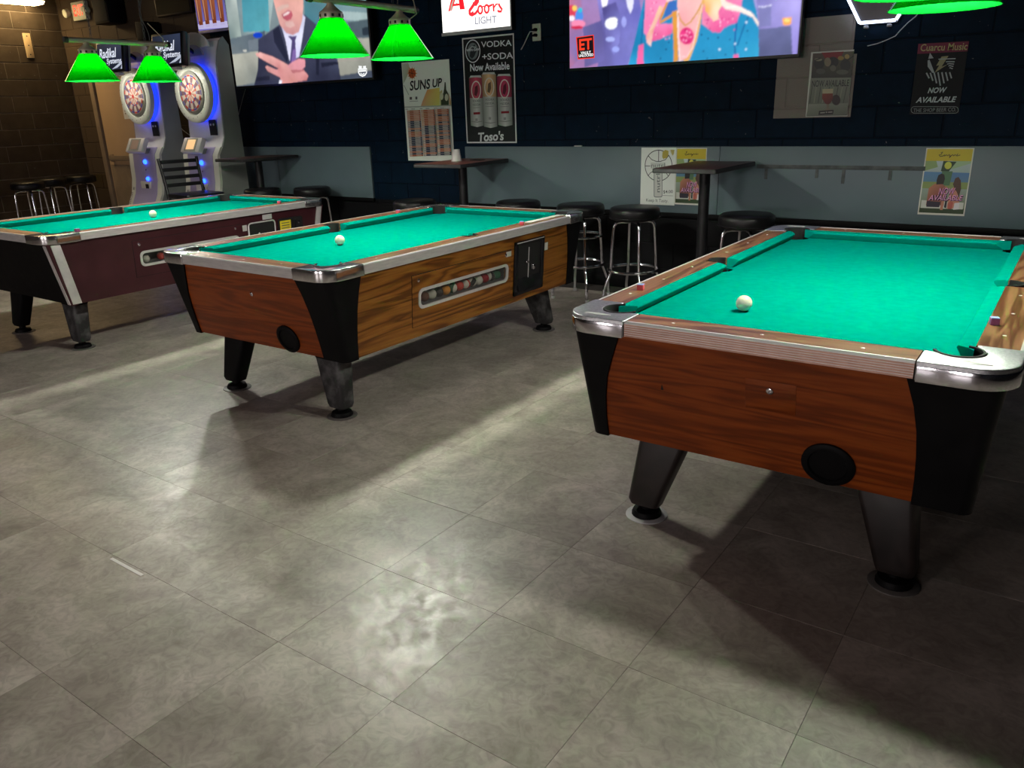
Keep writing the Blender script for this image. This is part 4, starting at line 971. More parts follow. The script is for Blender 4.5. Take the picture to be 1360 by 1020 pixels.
    a.text('Radikal', (-.20,.035), (.14,.035), .10, (.92,.94,1.0), .12, .02); a.text('Systems', (-.06,-.058), (.235,-.058), .075, (.92,.94,1.0), .12, .02)
    a.poly([(.03,-.14),(.245,-.14),(.245,-.06)], (.75,.78,.85)); a.poly([(.02,-.14),(.215,-.14),(.245,-.09),(.15,-.125)], (.15,.17,.24))
    a.build('monitor_picture', M_scr, Mn, -.0205)
    MB().tube([(0,.07-.79,2.17),(0,-.55,2.17),(0,-.47,2.12)], .022, 10).build('monitor_arm', M_dark, D)
    # lamp under the monitor that lights the board
    MB().box(-.16,.16,-.035,.035,-.015,.015).build('board_lamp', M_mwhite, D, bevel=.008, M=Matrix.Translation((0,-.80,1.968)))
    ld = bpy.data.lights.new('board_light', 'AREA'); ld.shape = 'RECTANGLE'; ld.size = .28; ld.size_y = .03; ld.energy = 2.4; ld.color = (1,.96,.85); ld.spread = math.radians(130)
    lo = bpy.data.objects.new('board_light', ld); C.objects.link(lo); lo.parent = D; lo.location = (0,-.80,1.950)
    lo.rotation_euler = (Vector((0,.22,-.24))).to_track_quat('-Z','Y').to_euler()
    return D
dart_machine(-9.02, 'white dart machine nearest the beige door with dim touch screen')
dart_machine(-7.93, 'white dart machine next to the big television, its touch screen lit')

# ================================================================== WALL: TELEVISIONS, SIGNS, POSTERS
def tv(name, label, x0, x1, z0, Y, draw, logo, region, scale):
    w_ = x1-x0; h_ = w_*.5625
    T_ = empty(name, ((x0+x1)/2, Y, z0)); tag(T_, label, 'television', 'wall televisions')
    cs = MB().box(-w_/2-.012, w_/2+.012, .0, .045, -.022, h_+.012).build('case', M_tvcase, T_, bevel=.005)
    MB().box(-w_*.3, w_*.3, .045, .075, h_*.15, h_*.8).build('rear_housing', M_tvcase, T_, bevel=.01)
    MB().box(-.25,.25,.075,WY-Y-.004,h_*.3,h_*.65).build('wall_bracket', M_dark, T_, bevel=.004)
    a = Art(wall_art(region, scale, Y-.001, (T_.location.x, Y, z0)))
    hw = w_/2
    inside = lambda p: (max(-hw, min(hw, p[0])), max(0, min(h_, p[1])))
    base = a.tf; a.tf = lambda x, y: inside(base(x, y))
    draw(a, hw, h_)
    a.raster(-hw, hw, 0, h_, 380, 1.1)
    a.build('picture', M_tv, T_, -.001)
    a2 = Art(a.tf); logo(a2); a2.build('channel_logo', M_tv, T_, -.0014)
    return T_
def draw_host(a, hw, h_):
    a.poly([(-hw,0),(hw,0),(hw,h_),(-hw,h_)], (.42,.50,.53), [(.40,.44,.47),(.36,.42,.46),(.50,.60,.62),(.56,.62,.63)], raw=True)
    a.poly([(0,-40),(480,-40),(440,260),(60,330)], (.58,.64,.64), [(.45,.52,.55),(.62,.70,.70),(.60,.66,.66),(.42,.50,.52)])
    a.poly([(190,-250),(420,-250),(440,270),(215,275)], (.24,.54,.61), [(.20,.46,.54),(.25,.56,.63),(.35,.65,.70),(.30,.58,.64)])
    a.poly([(60,0),(150,-60),(200,330),(110,350)], (.66,.70,.68), [(.55,.60,.60),(.70,.74,.72),(.60,.66,.64),(.45,.52,.52)])
    a.poly([(60,340),(400,265),(400,440),(85,440)], (.30,.36,.40), [(.36,.42,.46),(.30,.36,.42),(.34,.38,.42),(.42,.46,.48)])
    a.poly([(255,350),(340,330),(345,430),(265,435)], (.42,.46,.50)); a.ell(338,303,40,26,(.06,.25,.75))
    a.ell(228,436,18,10,(.75,.75,.72))
    a.poly([(95,472),(350,440),(330,705),(140,750)], (.64,.64,.60), [(.68,.68,.63),(.66,.66,.62),(.50,.52,.50),(.56,.57,.53)])
    a.poly([(730,-250),(1290,-250),(1300,330),(750,330)], (.45,.58,.60), [(.30,.48,.52),(.50,.62,.64),(.46,.54,.56),(.26,.46,.52)])
    a.poly([(960,90),(1280,110),(1290,180),(1000,170)], (.62,.70,.70)); a.poly([(1110,190),(1290,165),(1300,325),(1150,330)], (.30,.36,.39)); a.poly([(1235,240),(1292,232),(1296,300),(1240,305)], (.16,.20,.24))
    a.poly([(1010,345),(1305,322),(1328,612),(1040,665)], (.62,.62,.57), [(.66,.66,.61),(.62,.62,.58),(.52,.53,.50),(.58,.58,.54)])
    a.poly([(1030,655),(1340,602),(1345,720),(130,760),(130,742)], (.27,.30,.36))
    # figure: suit, shirt, tie, face, hands
    a.poly([(345,340),(470,250),(560,185),(740,125),(835,205),(985,395),(1030,540),(1055,695),(900,740),(310,760),(340,600)], (.17,.18,.28), [(.22,.23,.32),(.24,.25,.34),(.24,.25,.34),(.26,.27,.36),(.24,.25,.34),(.26,.27,.36),(.24,.26,.35),(.18,.19,.27),(.16,.17,.25),(.15,.16,.24),(.17,.18,.26)])
    a.poly([(470,260),(520,225),(600,500),(590,540),(480,360)], (.14,.15,.23)); a.poly([(840,440),(870,430),(865,650),(840,640)], (.12,.13,.20))
    a.poly([(880,540),(1030,530),(1035,550),(890,580)], (.12,.13,.20)); a.poly([(330,665),(440,650),(440,690),(325,700)], (.11,.12,.19))
    a.poly([(540,225),(575,335),(612,525),(695,490),(722,330),(748,150),(720,110),(600,140)], (.82,.82,.92), [(.70,.70,.82),(.84,.84,.94),(.86,.86,.95),(.78,.78,.90),(.86,.86,.95),(.80,.80,.90),(.7,.7,.8),(.7,.7,.8)])
    a.poly([(600,312),(675,308),(662,348),(668,520),(640,565),(612,560),(632,350)], (.30,.26,.44)); a.poly([(640,430),(668,420),(668,540),(625,560)], (.48,.38,.62))
    a.poly([(470,-40),(478,20),(500,110),(530,215),(585,285),(640,302),(692,275),(722,170),(730,60),(730,-60),(700,-190),(600,-230),(500,-180)], (.88,.64,.60), [(.86,.62,.58),(.90,.66,.62),(.90,.68,.64),(.84,.62,.60),(.78,.56,.56),(.74,.52,.53),(.80,.58,.57),(.82,.60,.57),(.88,.66,.62),(.90,.68,.62),(.86,.64,.58),(.8,.6,.52),(.82,.6,.54)])
    a.poly([(545,125),(600,85),(628,95),(640,130),(625,165),(590,180),(560,160)], (.70,.34,.40)); a.poly([(553,128),(598,98),(618,104),(600,122),(562,140)], (.92,.82,.82))
    a.poly([(500,70),(545,45),(600,35),(610,60),(555,78),(512,105)], (.84,.70,.66)); a.poly([(575,190),(640,180),(660,220),(620,240),(580,225)], (.82,.66,.64))
    a.ell(535,-70,22,9,(.35,.28,.26)); a.ell(645,-85,22,9,(.35,.28,.26)); a.poly([(490,-180),(600,-240),(700,-195),(735,-90),(690,-150),(600,-175),(520,-150)], (.72,.68,.62))
    skin = (.86,.60,.58)
    a.poly([(318,458),(360,450),(470,488),(560,535),(620,570),(690,600),(740,610),(775,650),(760,690),(640,722),(545,725),(530,665),(425,612),(402,575),(420,565),(500,600),(520,590),(410,530),(330,482)], skin, [(.90,.66,.64),(.92,.70,.68),(.90,.66,.64),(.88,.64,.62),(.86,.60,.60),(.84,.58,.58),(.86,.60,.60),(.80,.52,.52),(.76,.48,.48),(.80,.54,.52),(.82,.56,.54),(.80,.54,.54),(.80,.54,.54),(.82,.58,.58),(.86,.62,.60),(.84,.58,.58),(.80,.52,.52),(.84,.60,.58),(.86,.62,.60)])
    a.poly([(590,570),(640,530),(690,505),(745,510),(748,570),(720,600),(640,600)], (.86,.58,.62)); a.poly([(620,600),(740,600),(740,612),(640,630)], (.72,.44,.46)); a.poly([(525,690),(550,690),(545,735),(522,735)], (.88,.88,.94))
def logo_host(a):
    # channel emblem
    wt = (.92,.93,.93)
    a.poly([(1207,565),(1235,568),(1233,590),(1208,588)], wt); a.poly([(1245,568),(1270,565),(1270,588),(1246,590)], wt)
    a.stroke([(1203,595),(1278,592),(1275,625),(1262,645),(1240,655),(1218,645),(1206,625)], 9, wt, True); a.stroke([(1208,612),(1272,608)], 10, wt); a.stroke([(1222,632),(1240,640),(1258,630)], 6, wt)
tv('television', 'big television showing a man in a navy suit', -7.747, -5.69, 1.793, 5.83, draw_host, logo_host, (290,0), 6.476)
def draw_guest(a, hw, h_):
    a.poly([(-hw,0),(hw,0),(hw,h_),(-hw,h_)], (.55,.52,.78), [(.62,.46,.66),(.62,.60,.86),(.70,.68,.92),(.60,.52,.75)], raw=True)
    a.poly([(20,-60),(110,-60),(120,300),(45,375)], (.72,.42,.55), [(.80,.45,.55),(.62,.48,.68),(.45,.42,.65),(.66,.44,.60)])
    for x, y, rx, ry, c in ((60,60,30,34,(.85,.25,.35)),(100,90,22,40,(.30,.55,.90)),(95,130,40,22,(.95,.55,.70)),(75,45,14,16,(.95,.80,.40)),(105,55,12,14,(.2,.75,.85)),(60,100,16,16,(.95,.9,.95)),(88,150,34,10,(.80,.15,.30))): a.ell(x,y,rx,ry,c,12)
    a.poly([(190,-60),(420,-60),(440,60),(400,240),(365,355),(200,365),(230,200)], (.46,.44,.74), [(.55,.52,.82),(.48,.46,.76),(.42,.42,.74),(.50,.50,.80),(.46,.46,.76),(.40,.38,.62),(.38,.36,.62)])
    a.poly([(210,-60),(270,-60),(250,40),(232,75)], (.98,.97,1.0)); a.poly([(345,-60),(400,-60),(395,40),(380,75),(365,40)], (.90,.90,1.0))
    a.poly([(225,40),(300,10),(330,100),(320,230),(290,300),(250,240)], (.30,.28,.52), [(.30,.28,.52),(.36,.34,.60),(.44,.44,.72),(.52,.52,.82),(.50,.50,.80),(.40,.38,.64)])
    a.ell(275,130,34,32,(.95,.96,1.0),14); a.ell(290,110,20,16,(1,1,1),10); a.ell(270,215,26,14,(.66,.70,.95),12); a.ell(300,270,20,16,(.62,.66,.95),12); a.ell(345,120,14,30,(.62,.64,.92),10)
    a.poly([(120,150),(225,110),(240,330),(130,370)], (.36,.34,.56), [(.40,.38,.60),(.36,.34,.58),(.42,.40,.66),(.40,.37,.58)])
    a.poly([(1070,-60),(1320,-60),(1320,320),(1080,320)], (.58,.55,.80), [(.52,.50,.76),(.70,.66,.92),(.60,.56,.86),(.52,.50,.74)])
    a.poly([(1080,40),(1150,30),(1150,140),(1085,150)], (.50,.50,.72)); a.stroke([(1080,36),(1110,38),(1152,28)], 5, (.88,.88,1.0))
    a.poly([(1080,162),(1260,140),(1266,302),(1080,318)], (.36,.38,.55), [(.40,.42,.60),(.40,.42,.60),(.34,.36,.52),(.34,.36,.52)])
    a.poly([(1212,97),(1262,95),(1260,130),(1250,138),(1222,138),(1214,128)], (.98,.66,.35)); a.ell(1238,112,18,10,(1,.85,.5),12)
    # blue jacket
    jc = (.13,.57,.76)
    a.poly([(468,-60),(1040,-60),(1070,60),(1082,140),(1082,322),(368,358),(400,235),(440,60)], jc, [(.16,.55,.75),(.16,.52,.72),(.14,.55,.74),(.16,.58,.78),(.20,.64,.82),(.18,.60,.80),(.12,.50,.70),(.13,.52,.72)])
    a.stroke([(455,60),(440,230),(450,350)], 6, (.10,.38,.60)); a.stroke([(965,100),(950,230),(955,325)], 7, (.12,.34,.62)); a.stroke([(1040,60),(1000,150),(965,250)], 8, (.10,.42,.64))
    pk = (.95,.45,.68)
    a.poly([(462,-60),(600,-60),(570,50),(540,130),(620,130),(605,185),(540,215),(490,228),(455,180)], pk, [(.96,.56,.74),(.95,.52,.70),(.96,.60,.76),(.95,.5,.70),(.95,.50,.70),(.92,.38,.60),(.92,.40,.62),(.92,.36,.6),(.95,.5,.7)])
    a.poly([(780,-60),(1000,-60),(985,60),(960,125),(900,145),(870,178),(830,175),(770,130)], pk, [(.96,.60,.76),(.96,.60,.76),(.95,.50,.70),(.90,.38,.62),(.92,.40,.64),(.90,.34,.58),(.92,.40,.62),(.95,.55,.72)])
    a.poly([(425,250),(452,240),(452,350),(415,356)], (.93,.40,.64)); a.poly([(945,300),(970,295),(972,325),(944,327)], (.93,.40,.64))
    rnd = random.Random(3)
    for i in range(70):
        x, y = (rnd.uniform(470,600), rnd.uniform(10,215)) if i % 2 else (rnd.uniform(785,970), rnd.uniform(20,165))
        if 480 < x < 640 and y > 60 and x > 520 and y < 130: continue
        a.ell(x, y, 4, 4, rnd.choice([(.80,.22,.50),(.98,.78,.88),(.85,.30,.58)]), 6)
    for x, y in ((770,190),(805,210),(780,280),(860,205),(925,215),(575,270),(545,320),(800,322),(1020,170),(1015,235),(900,300),(590,230)): a.ell(x, y, 4.5, 4.5, (.08,.20,.40), 7)
    for x, y in ((868,270),(1015,122),(1012,270),(953,240)): a.ell(x, y, 6, 6, (.85,.92,1), 8)
    # neck, blouse edge, gold trims
    a.poly([(635,-60),(790,-60),(770,60),(745,140),(735,200),(690,325),(650,335),(640,120)], (.95,.70,.70), [(.95,.74,.74),(.95,.74,.74),(.96,.76,.74),(.95,.70,.70),(.94,.62,.66),(.95,.70,.72),(.96,.74,.74),(.92,.64,.66)])
    a.poly([(578,10),(632,0),(634,60),(566,100)], (.22,.42,.72)); gold = (.85,.58,.25)
    a.stroke([(600,-30),(545,100),(540,125),(630,70)], 12, gold); a.stroke([(622,60),(625,160),(630,250),(628,345)], 26, gold); a.stroke([(640,60),(642,200),(650,345)], 8, (.97,.85,.85))
    a.stroke([(790,-30),(765,60),(755,130),(735,220),(695,325),(670,345)], 18, (.90,.68,.40)); a.stroke([(775,20),(745,150),(720,260),(690,310),(660,310)], 6, (.98,.80,.82))
    a.stroke([(640,70),(655,110),(680,140),(710,120),(745,70),(770,20)], 7, (.80,.58,.25))
    a.ell(688,197,40,48,(.88,.22,.50),18)
    for i in range(22): a.ell(688+30*math.cos(i*2.4)*((i%5)/5+.2), 197+38*math.sin(i*2.4)*((i%4)/4+.2), 6, 6, ((.98,.62,.78),(.75,.10,.36))[i%2], 6)
    # loose blond hair
    a.poly([(540,30),(560,40),(505,170),(500,205),(492,255),(470,235),(465,200),(490,150)], (.93,.70,.62), [(.95,.80,.66),(.93,.74,.6),(.92,.66,.58),(.95,.74,.70),(.98,.86,.84),(.95,.74,.72),(.92,.62,.60),(.95,.78,.70)])
    a.poly([(780,-60),(900,-60),(900,10),(860,60),(865,105),(835,118),(790,60)], (.96,.80,.55), [(.95,.75,.4),(.97,.85,.6),(.97,.85,.65),(.98,.88,.75),(.97,.80,.72),(.97,.78,.70),(.94,.70,.40)])
    a.poly([(870,-20),(910,10),(990,40),(1050,75),(1082,120),(1082,150),(1050,95),(980,65),(900,50),(880,30)], (.98,.90,.86)); a.stroke([(905,40),(960,35),(1040,70)], 6, (1,.96,.94))
    a.poly([(560,-60),(640,-60),(632,-5),(580,12)], (.97,.80,.80))
    # head and hair above the frame edge of the picture
    a.ell(705,-200,110,150,(.95,.76,.72),24); a.poly([(560,-20),(560,-260),(640,-390),(780,-390),(850,-260),(880,-20),(810,-60),(815,-240),(700,-330),(600,-230),(610,-40)], (.95,.80,.55))
    a.ell(665,-215,16,8,(.3,.3,.4),10); a.ell(745,-215,16,8,(.3,.3,.4),10); a.ell(705,-120,32,10,(.85,.35,.42),12)
def logo_guest(a):
    # programme logo
    a.poly([(82,203),(180,190),(184,318),(92,326)], (.93,.22,.16)); a.poly([(88,208),(176,195),(179,313),(96,320)], (.10,.06,.08))
    a.text('ET', (100,246), (170,238), 62, (.95,.24,.14), 0, .03); a.text('VAULT', (108,290), (164,286), 15, (.95,.95,.95), 0, .03); a.text('UNLOCKED', (98,306), (178,299), 15, (.95,.95,.95), 0, .03)
tv('television', 'big television showing a woman in a blue and pink jacket', -3.535, -1.735, 1.762, 5.87, draw_guest, logo_guest, (745,0), 4.121)

# smaller screen of beer glasses above the dart machine
bs = empty('beer_screen', (-8.13, 5.93, 2.40)); tag(bs, 'small lit screen of amber beer glasses above the dart machine', 'screen')
MB().box(-.30,.30,-.005,.045,-.03,.62).build('case', M_tvcase, bs, bevel=.008)
MB().box(-.28,.28,-.012,-.005,-.028,.002).build('lower_bezel', M_lilac, bs, bevel=.003)
a = Art(lambda x, y: (x, y)); a.step = .0003
a.poly([(-.28,.0),(.28,.0),(.28,.60),(-.28,.60)], (.20,.18,.30), [(.50,.46,.80),(.55,.52,.85),(.12,.10,.18),(.10,.08,.14)])
a.poly([(-.28,.02),(.28,.0),(.28,.06),(-.1,.10),(-.28,.07)], (.80,.78,.96))
for x in (-.22,-.10,.03,.17):
    a.poly([(x-.035,.06),(x+.035,.06),(x+.055,.40),(x-.055,.40)], (.60,.30,.16), [(.45,.20,.12),(.50,.24,.14),(.72,.42,.28),(.66,.36,.22)]); a.poly([(x-.055,.38),(x+.055,.38),(x+.055,.46),(x-.055,.46)], (.92,.84,.74)); a.poly([(x-.025,.10),(x-.012,.10),(x-.018,.36),(x-.034,.36)], (.82,.60,.48)); a.poly([(x-.04,.03),(x+.04,.03),(x+.035,.06),(x-.035,.06)], (.78,.74,.92))
a.build('picture', M_beer, bs, -.0056)

def poster(name, label, corners, region, scale, draw, cat='poster', mount=.002, edge=None, mat_=None, Y=None):
    """corners: px of the sheet; built as a thin upright sheet on its wall plane"""
    Y = WY-.004 if Y is None else Y
    P = [on_y(px, py, Y) for px, py in corners]
    x0 = (P[0].x+P[3].x)/2; x1 = (P[1].x+P[2].x)/2; z1 = (P[0].z+P[1].z)/2; z0 = (P[2].z+P[3].z)/2
    o = empty(name, ((x0+x1)/2, Y, z0)); tag(o, label, cat)
    MB().box(x0-(x0+x1)/2, x1-(x0+x1)/2, -mount, 0, 0, z1-z0).build('sheet', edge or M_paper, o, smooth=0)
    hw, hh = (x1-x0)/2, z1-z0
    a = Art(wall_art(region, scale, Y-mount, (o.location.x, Y, z0))); b0 = a.tf
    a.tf = lambda x, y: (max(-hw, min(hw, b0(x,y)[0])), max(0, min(hh, b0(x,y)[1])))
    draw(a, hw, hh)
    a.build('print', mat_ or M_art, o, -mount-.0002)
    return o

def draw_suns(a, hw, hh):
    a.poly([(-hw,0),(hw,0),(hw,hh),(-hw,hh)], (.90,.93,.89), raw=True)
    a.poly([(62,68),(120,62),(140,120),(95,220),(75,260)], (.70,.76,.66), [(.78,.80,.74),(.72,.74,.64),(.80,.64,.48),(.66,.72,.62),(.74,.78,.72)])
    for k in range(12):
        t = 2*PI*k/12; a.poly([(158+30*math.cos(t-.2),158+42*math.sin(t-.2)),(158+30*math.cos(t+.2),158+42*math.sin(t+.2)),(158+50*math.cos(t),158+66*math.sin(t))], (.86,.62,.42))
    a.ell(158,158,34,46,(.72,.34,.14)); a.stroke([(128,150),(190,165)], 4, (.2,.1,.08)); a.stroke([(150,115),(165,200)], 4, (.2,.1,.08)); a.stroke([(135,190),(150,160),(180,125)], 3, (.2,.1,.08))
    a.poly([(300,310),(415,290),(415,460),(240,465),(255,420)], (.80,.72,.30), [(.84,.60,.36),(.86,.80,.40),(.82,.80,.42),(.82,.62,.48),(.80,.60,.48)])
    a.poly([(415,330),(440,310),(445,460),(418,462)], (.75,.72,.50)); a.poly([(458,300),(462,240),(472,240),(478,310),(498,350),(502,456),(430,458),(428,360),(450,345)], (.22,.26,.18)); a.ell(435,372,16,34,(.80,.80,.70),14); a.ell(480,382,16,34,(.80,.80,.70),14)
    a.poly([(500,330),(525,420),(528,455),(505,456)], (.72,.58,.42))
    a.text('SUNS', (135,275), (330,255), 92, (.07,.06,.07), .2, .022); a.text('UP', (348,252), (440,240), 80, (.07,.06,.07), .25, .022)
    a.stroke([(82,268),(128,358)], 3, (.25,.25,.25)); a.rect(136,378,158,404,(.35,.35,.35)); a.rect(190,375,208,402,(.35,.35,.35)); a.stroke([(135,420),(215,416)], 3, (.5,.5,.5))
    a.stroke([(90,474),(530,458)], 8, (.66,.70,.66))
    rnd = random.Random(11)
    org, nav = (.66,.38,.24), (.11,.17,.27)
    for c in range(3):
        x0 = 108+137*c+2; y0 = 505-6*c
        k = 0; n = 26
        cur = (org, nav)[c % 2]
        for r in range(n):
            if rnd.random() < .42: cur = org if cur == nav else nav
            yy0 = y0+r*16.6; sh = r*1.35
            a.poly([(x0+sh,yy0),(x0+124+sh,yy0-4),(x0+124+sh+1,yy0+10),(x0+sh+1,yy0+14)], cur)
            a.poly([(x0+sh+3,yy0+3),(x0+26+sh,yy0+2),(x0+26+sh,yy0+9),(x0+sh+3,yy0+10)], (.84,.82,.76) if cur == nav else (.86,.76,.66))
            a.poly([(x0+sh+62,yy0+2),(x0+112+sh,yy0),(x0+112+sh,yy0+6),(x0+sh+62,yy0+8)], (.80,.80,.76) if cur == nav else (.86,.72,.62))
    for c in range(3): a.rect(115+135*c, 490-5*c, 140+135*c, 495-5*c, (.4,.4,.4)); a.rect(170+135*c, 488-5*c, 205+135*c, 493-5*c, (.4,.4,.4))
poster('team_calendar', 'white calendar poster reading SUNS UP with orange and navy schedule columns', ((533,83),(597,79),(603,212),(543,215)), (525,75), 7.035, draw_suns, 'poster')

def draw_claw(a, hw, hh):
    a.poly([(-hw,0),(hw,0),(hw,hh),(-hw,hh)], (.86,.86,.86), raw=True); m = .012
    a.poly([(-hw+m,m),(hw-m,m),(hw-m,hh-m),(-hw+m,hh-m)], (.035,.04,.06), raw=True)
    wt = (.92,.94,.96)
    a.text('VODKA', (316,237), (478,227), 32, wt, 0, .01); a.text('+SODA', (322,302), (486,293), 34, wt, 0, .012)
    a.ell(272,272,40,62,wt,28); a.ell(272,272,36,57,(.05,.06,.08),28); a.ell(272,272,28,45,(.45,.50,.50),24); a.poly([(255,300),(262,250),(285,235),(280,262),(292,270),(280,300),(268,312)], (.14,.16,.18)); a.stroke([(252,262),(268,248),(288,252)], 4, (.75,.78,.78))
    a.text('WHITE CLAW', (238,268), (306,262), 12, wt, 0, .02)
    a.text('Now Available', (258,360), (467,348), 40, wt, 0, .02)
    for (x0, x1, x0b, x1b, yt, yb, c) in ((252,322,262,330,400,675,(.70,.28,.36)),(400,477,408,484,392,672,(.68,.20,.34)),(320,396,333,404,383,680,(.78,.64,.48))):
        lt = (.74,.76,.74); mid = (.84,.85,.83)
        xm = (x0+x1)/2; xmb = (x0b+x1b)/2
        a.poly([(x0,yt+12),(xm,yt+8),(xmb,yb),(x0b,yb-8)], lt, [(.55,.56,.55),(.86,.87,.85),(.80,.81,.80),(.5,.52,.5)])
        a.poly([(xm,yt+8),(x1,yt+10),(x1b,yb-8),(xmb,yb)], lt, [(.86,.87,.85),(.50,.52,.50),(.46,.48,.46),(.80,.81,.80)])
        ym = yt+(yb-yt)*.44; k = .44; xl = x0+(x0b-x0)*k; xr = x1+(x1b-x1)*k
        dk = tuple(v*.72 for v in c); hi = tuple(min(1,v*1.2) for v in c)
        a.poly([(x0,yt+14),((x0+x1)/2,yt+10),((xl+xr)/2,ym),(xl,ym)], c, [dk,hi,hi,dk]); a.poly([((x0+x1)/2,yt+10),(x1,yt+14),(xr,ym),((xl+xr)/2,ym)], c, [hi,dk,dk,hi])
        a.poly([(x0+4,yt+12),(x0+8,yt+2),(x1-8,yt),(x1-4,yt+10)], (.78,.79,.78))
        cx, cy = (x0+x1)/2+3, yt+80; a.ring(cx, cy, 24, 48, 5, (.88,.86,.82)); a.poly([(cx-10,cy+24),(cx-6,cy-18),(cx+8,cy-30),(cx+10,cy+6),(cx+2,cy+32)], tuple(v*.55 for v in c))
        a.text('VODKA', (xl+14,ym+16), (xr-12,ym+14), 13, (.45,.47,.46), 0, .02); a.text('+SODA', (xl+14,ym+36), (xr-12,ym+34), 13, (.45,.47,.46), 0, .02); a.stroke([(xl+16,ym+52),(xr-14,ym+50)], 3, (.6,.6,.6))
        if c[1] < .5: a.poly([(xl+20,ym+76),(xr-14,ym+74),(xr-14,ym+86),(xl+20,ym+88)], (.55,.06,.14))
        a.stroke([(x0b+2,yb-30),((x0b+x1b)/2,yb-26),(x1b-2,yb-32)], 3, (.5,.52,.5)); a.rect((xl+xr)/2-5, ym+108, (xl+xr)/2+8, ym+122, (.6,.6,.6))
    a.text("Toso's", (303,728), (438,720), 50, (.86,.88,.88), .15, .03)
poster('drink_poster', 'black drink poster with three cans reading VODKA + SODA Now Available', ((614,50),(682,45),(687,190),(620,190)), (560,0), 4.0, draw_claw)

def draw_beer_now(a, hw, hh):
    a.poly([(-hw,0),(hw,0),(hw,hh),(-hw,hh)], (.80,.80,.76), raw=True)
    a.poly([(290,345),(555,330),(540,500),(278,505)], (.24,.26,.20), [(.30,.26,.22),(.34,.32,.24),(.18,.20,.16),(.16,.18,.15)])
    a.poly([(345,340),(490,332),(470,370),(430,385),(370,380)], (.50,.08,.10)); 
    for x, y, rx, ry, c in ((330,410,34,38,(.12,.14,.13)),(420,400,36,34,(.10,.12,.12)),(500,420,34,40,(.14,.16,.14)),(385,400,22,30,(.50,.46,.36)),(470,375,20,14,(.62,.50,.24)),(510,365,16,16,(.66,.58,.34)),(325,385,26,10,(.52,.50,.40)),(420,440,20,20,(.38,.38,.32)),(340,460,30,18,(.30,.32,.28)),(480,465,40,16,(.34,.36,.30))): a.ell(x, y, rx, ry, c, 12)
    a.stroke([(490,410),(555,360)], 6, (.10,.10,.10)); a.stroke([(300,390),(340,375)], 6, (.10,.10,.10))
    a.poly([(276,506),(540,500),(510,745),(250,750)], (.42,.44,.38), [(.50,.52,.46),(.50,.52,.46),(.34,.36,.32),(.36,.38,.33)])
    for i in range(9): a.stroke([(285+28*i,560),(270+27*i,665)], 5, ((.28,.30,.26),(.56,.58,.50))[i % 2])
    a.poly([(262,672),(525,665),(514,740),(248,748)], (.46,.48,.42), [(.56,.58,.52),(.50,.52,.46),(.38,.40,.35),(.42,.44,.38)])
    a.text('NOW AVAILABLE', (284,540), (524,534), 42, (.12,.12,.12), 0, .01)
    a.ell(440,645,28,34,(.14,.08,.07),14)
    a.poly([(352,600),(418,598),(420,635),(405,665),(388,675),(370,668),(350,635)], (.46,.16,.10), [(.55,.20,.12),(.50,.18,.11),(.36,.10,.08),(.34,.10,.08),(.4,.12,.08),(.4,.12,.08),(.50,.18,.12)]); a.poly([(352,575),(420,572),(420,602),(352,604)], (.72,.68,.54)); a.poly([(380,672),(395,672),(395,700),(412,712),(362,714),(378,700)], (.50,.46,.38))
    a.poly([(330,715),(425,708),(420,738),(326,742)], (.08,.08,.08)); a.stroke([(338,728),(368,726)], 7, (.6,.6,.56)); a.ell(378,724,5,5,(.6,.6,.56),8); a.stroke([(388,724),(416,722)], 7, (.6,.6,.56))
poster('beer_poster', 'white-edged photo poster of a beer glass over the beige wall patch', ((1077.5,69),(1135.5,66),(1124.5,154),(1070,155.5)), (1020,0), 4.857, draw_beer_now)

def draw_music(a, hw, hh):
    a.poly([(-hw,0),(hw,0),(hw,hh),(-hw,hh)], (.055,.06,.075), raw=True)
    a.poly([(970,283),(1306,266),(1300,330),(963,348)], (.46,.17,.26)); a.text('Cuarcu Music', (985,308), (1288,298), 46, (.72,.68,.48), 0, .012)
    a.poly([(1040,345),(1210,340),(1195,470),(1105,545),(1020,490)], (.09,.09,.10))
    wt = (.66,.70,.70)
    a.poly([(1045,340),(1068,375),(1034,380)], wt); a.poly([(1030,390),(1042,385),(1075,470),(1060,470),(1030,430)], wt); a.poly([(1120,365),(1165,360),(1120,430),(1160,415),(1075,470),(1105,420),(1085,425)], (.62,.60,.46))
    for i in range(5): a.stroke([(1100+20*i,382+4*i),(1210,378+2*i)] if i == 0 else [(1140+8*i,385+14*i),(1172,384+13*i),(1208-4*i,384+15*i)], 7, wt)
    for i in range(7): a.stroke([(1022+25*i,462+(8 if i < 3 else 4)),(1040+24*i,505+16*min(i,6-i))], 9, wt)
    a.text('NOW', (1032,584), (1154,580), 36, (.78,.82,.82), .25, .03); a.text('AVAILABLE', (955,645), (1216,640), 36, (.78,.82,.82), .25, .03)
    a.stroke(rrect(924,1228,688,730,20,4), 4, (.55,.58,.58), True); a.text('THE SHOP BEER CO.', (938,712), (1214,706), 24, (.55,.58,.58), 0, .005)
poster('black_poster', 'black poster with striped face under a maroon strip reading NOW AVAILABLE', ((1219,57.5),(1288,54.5),(1272,152),(1209,151)), (1020,0), 4.857, draw_music, mat_=M_artd, edge=M_dark)

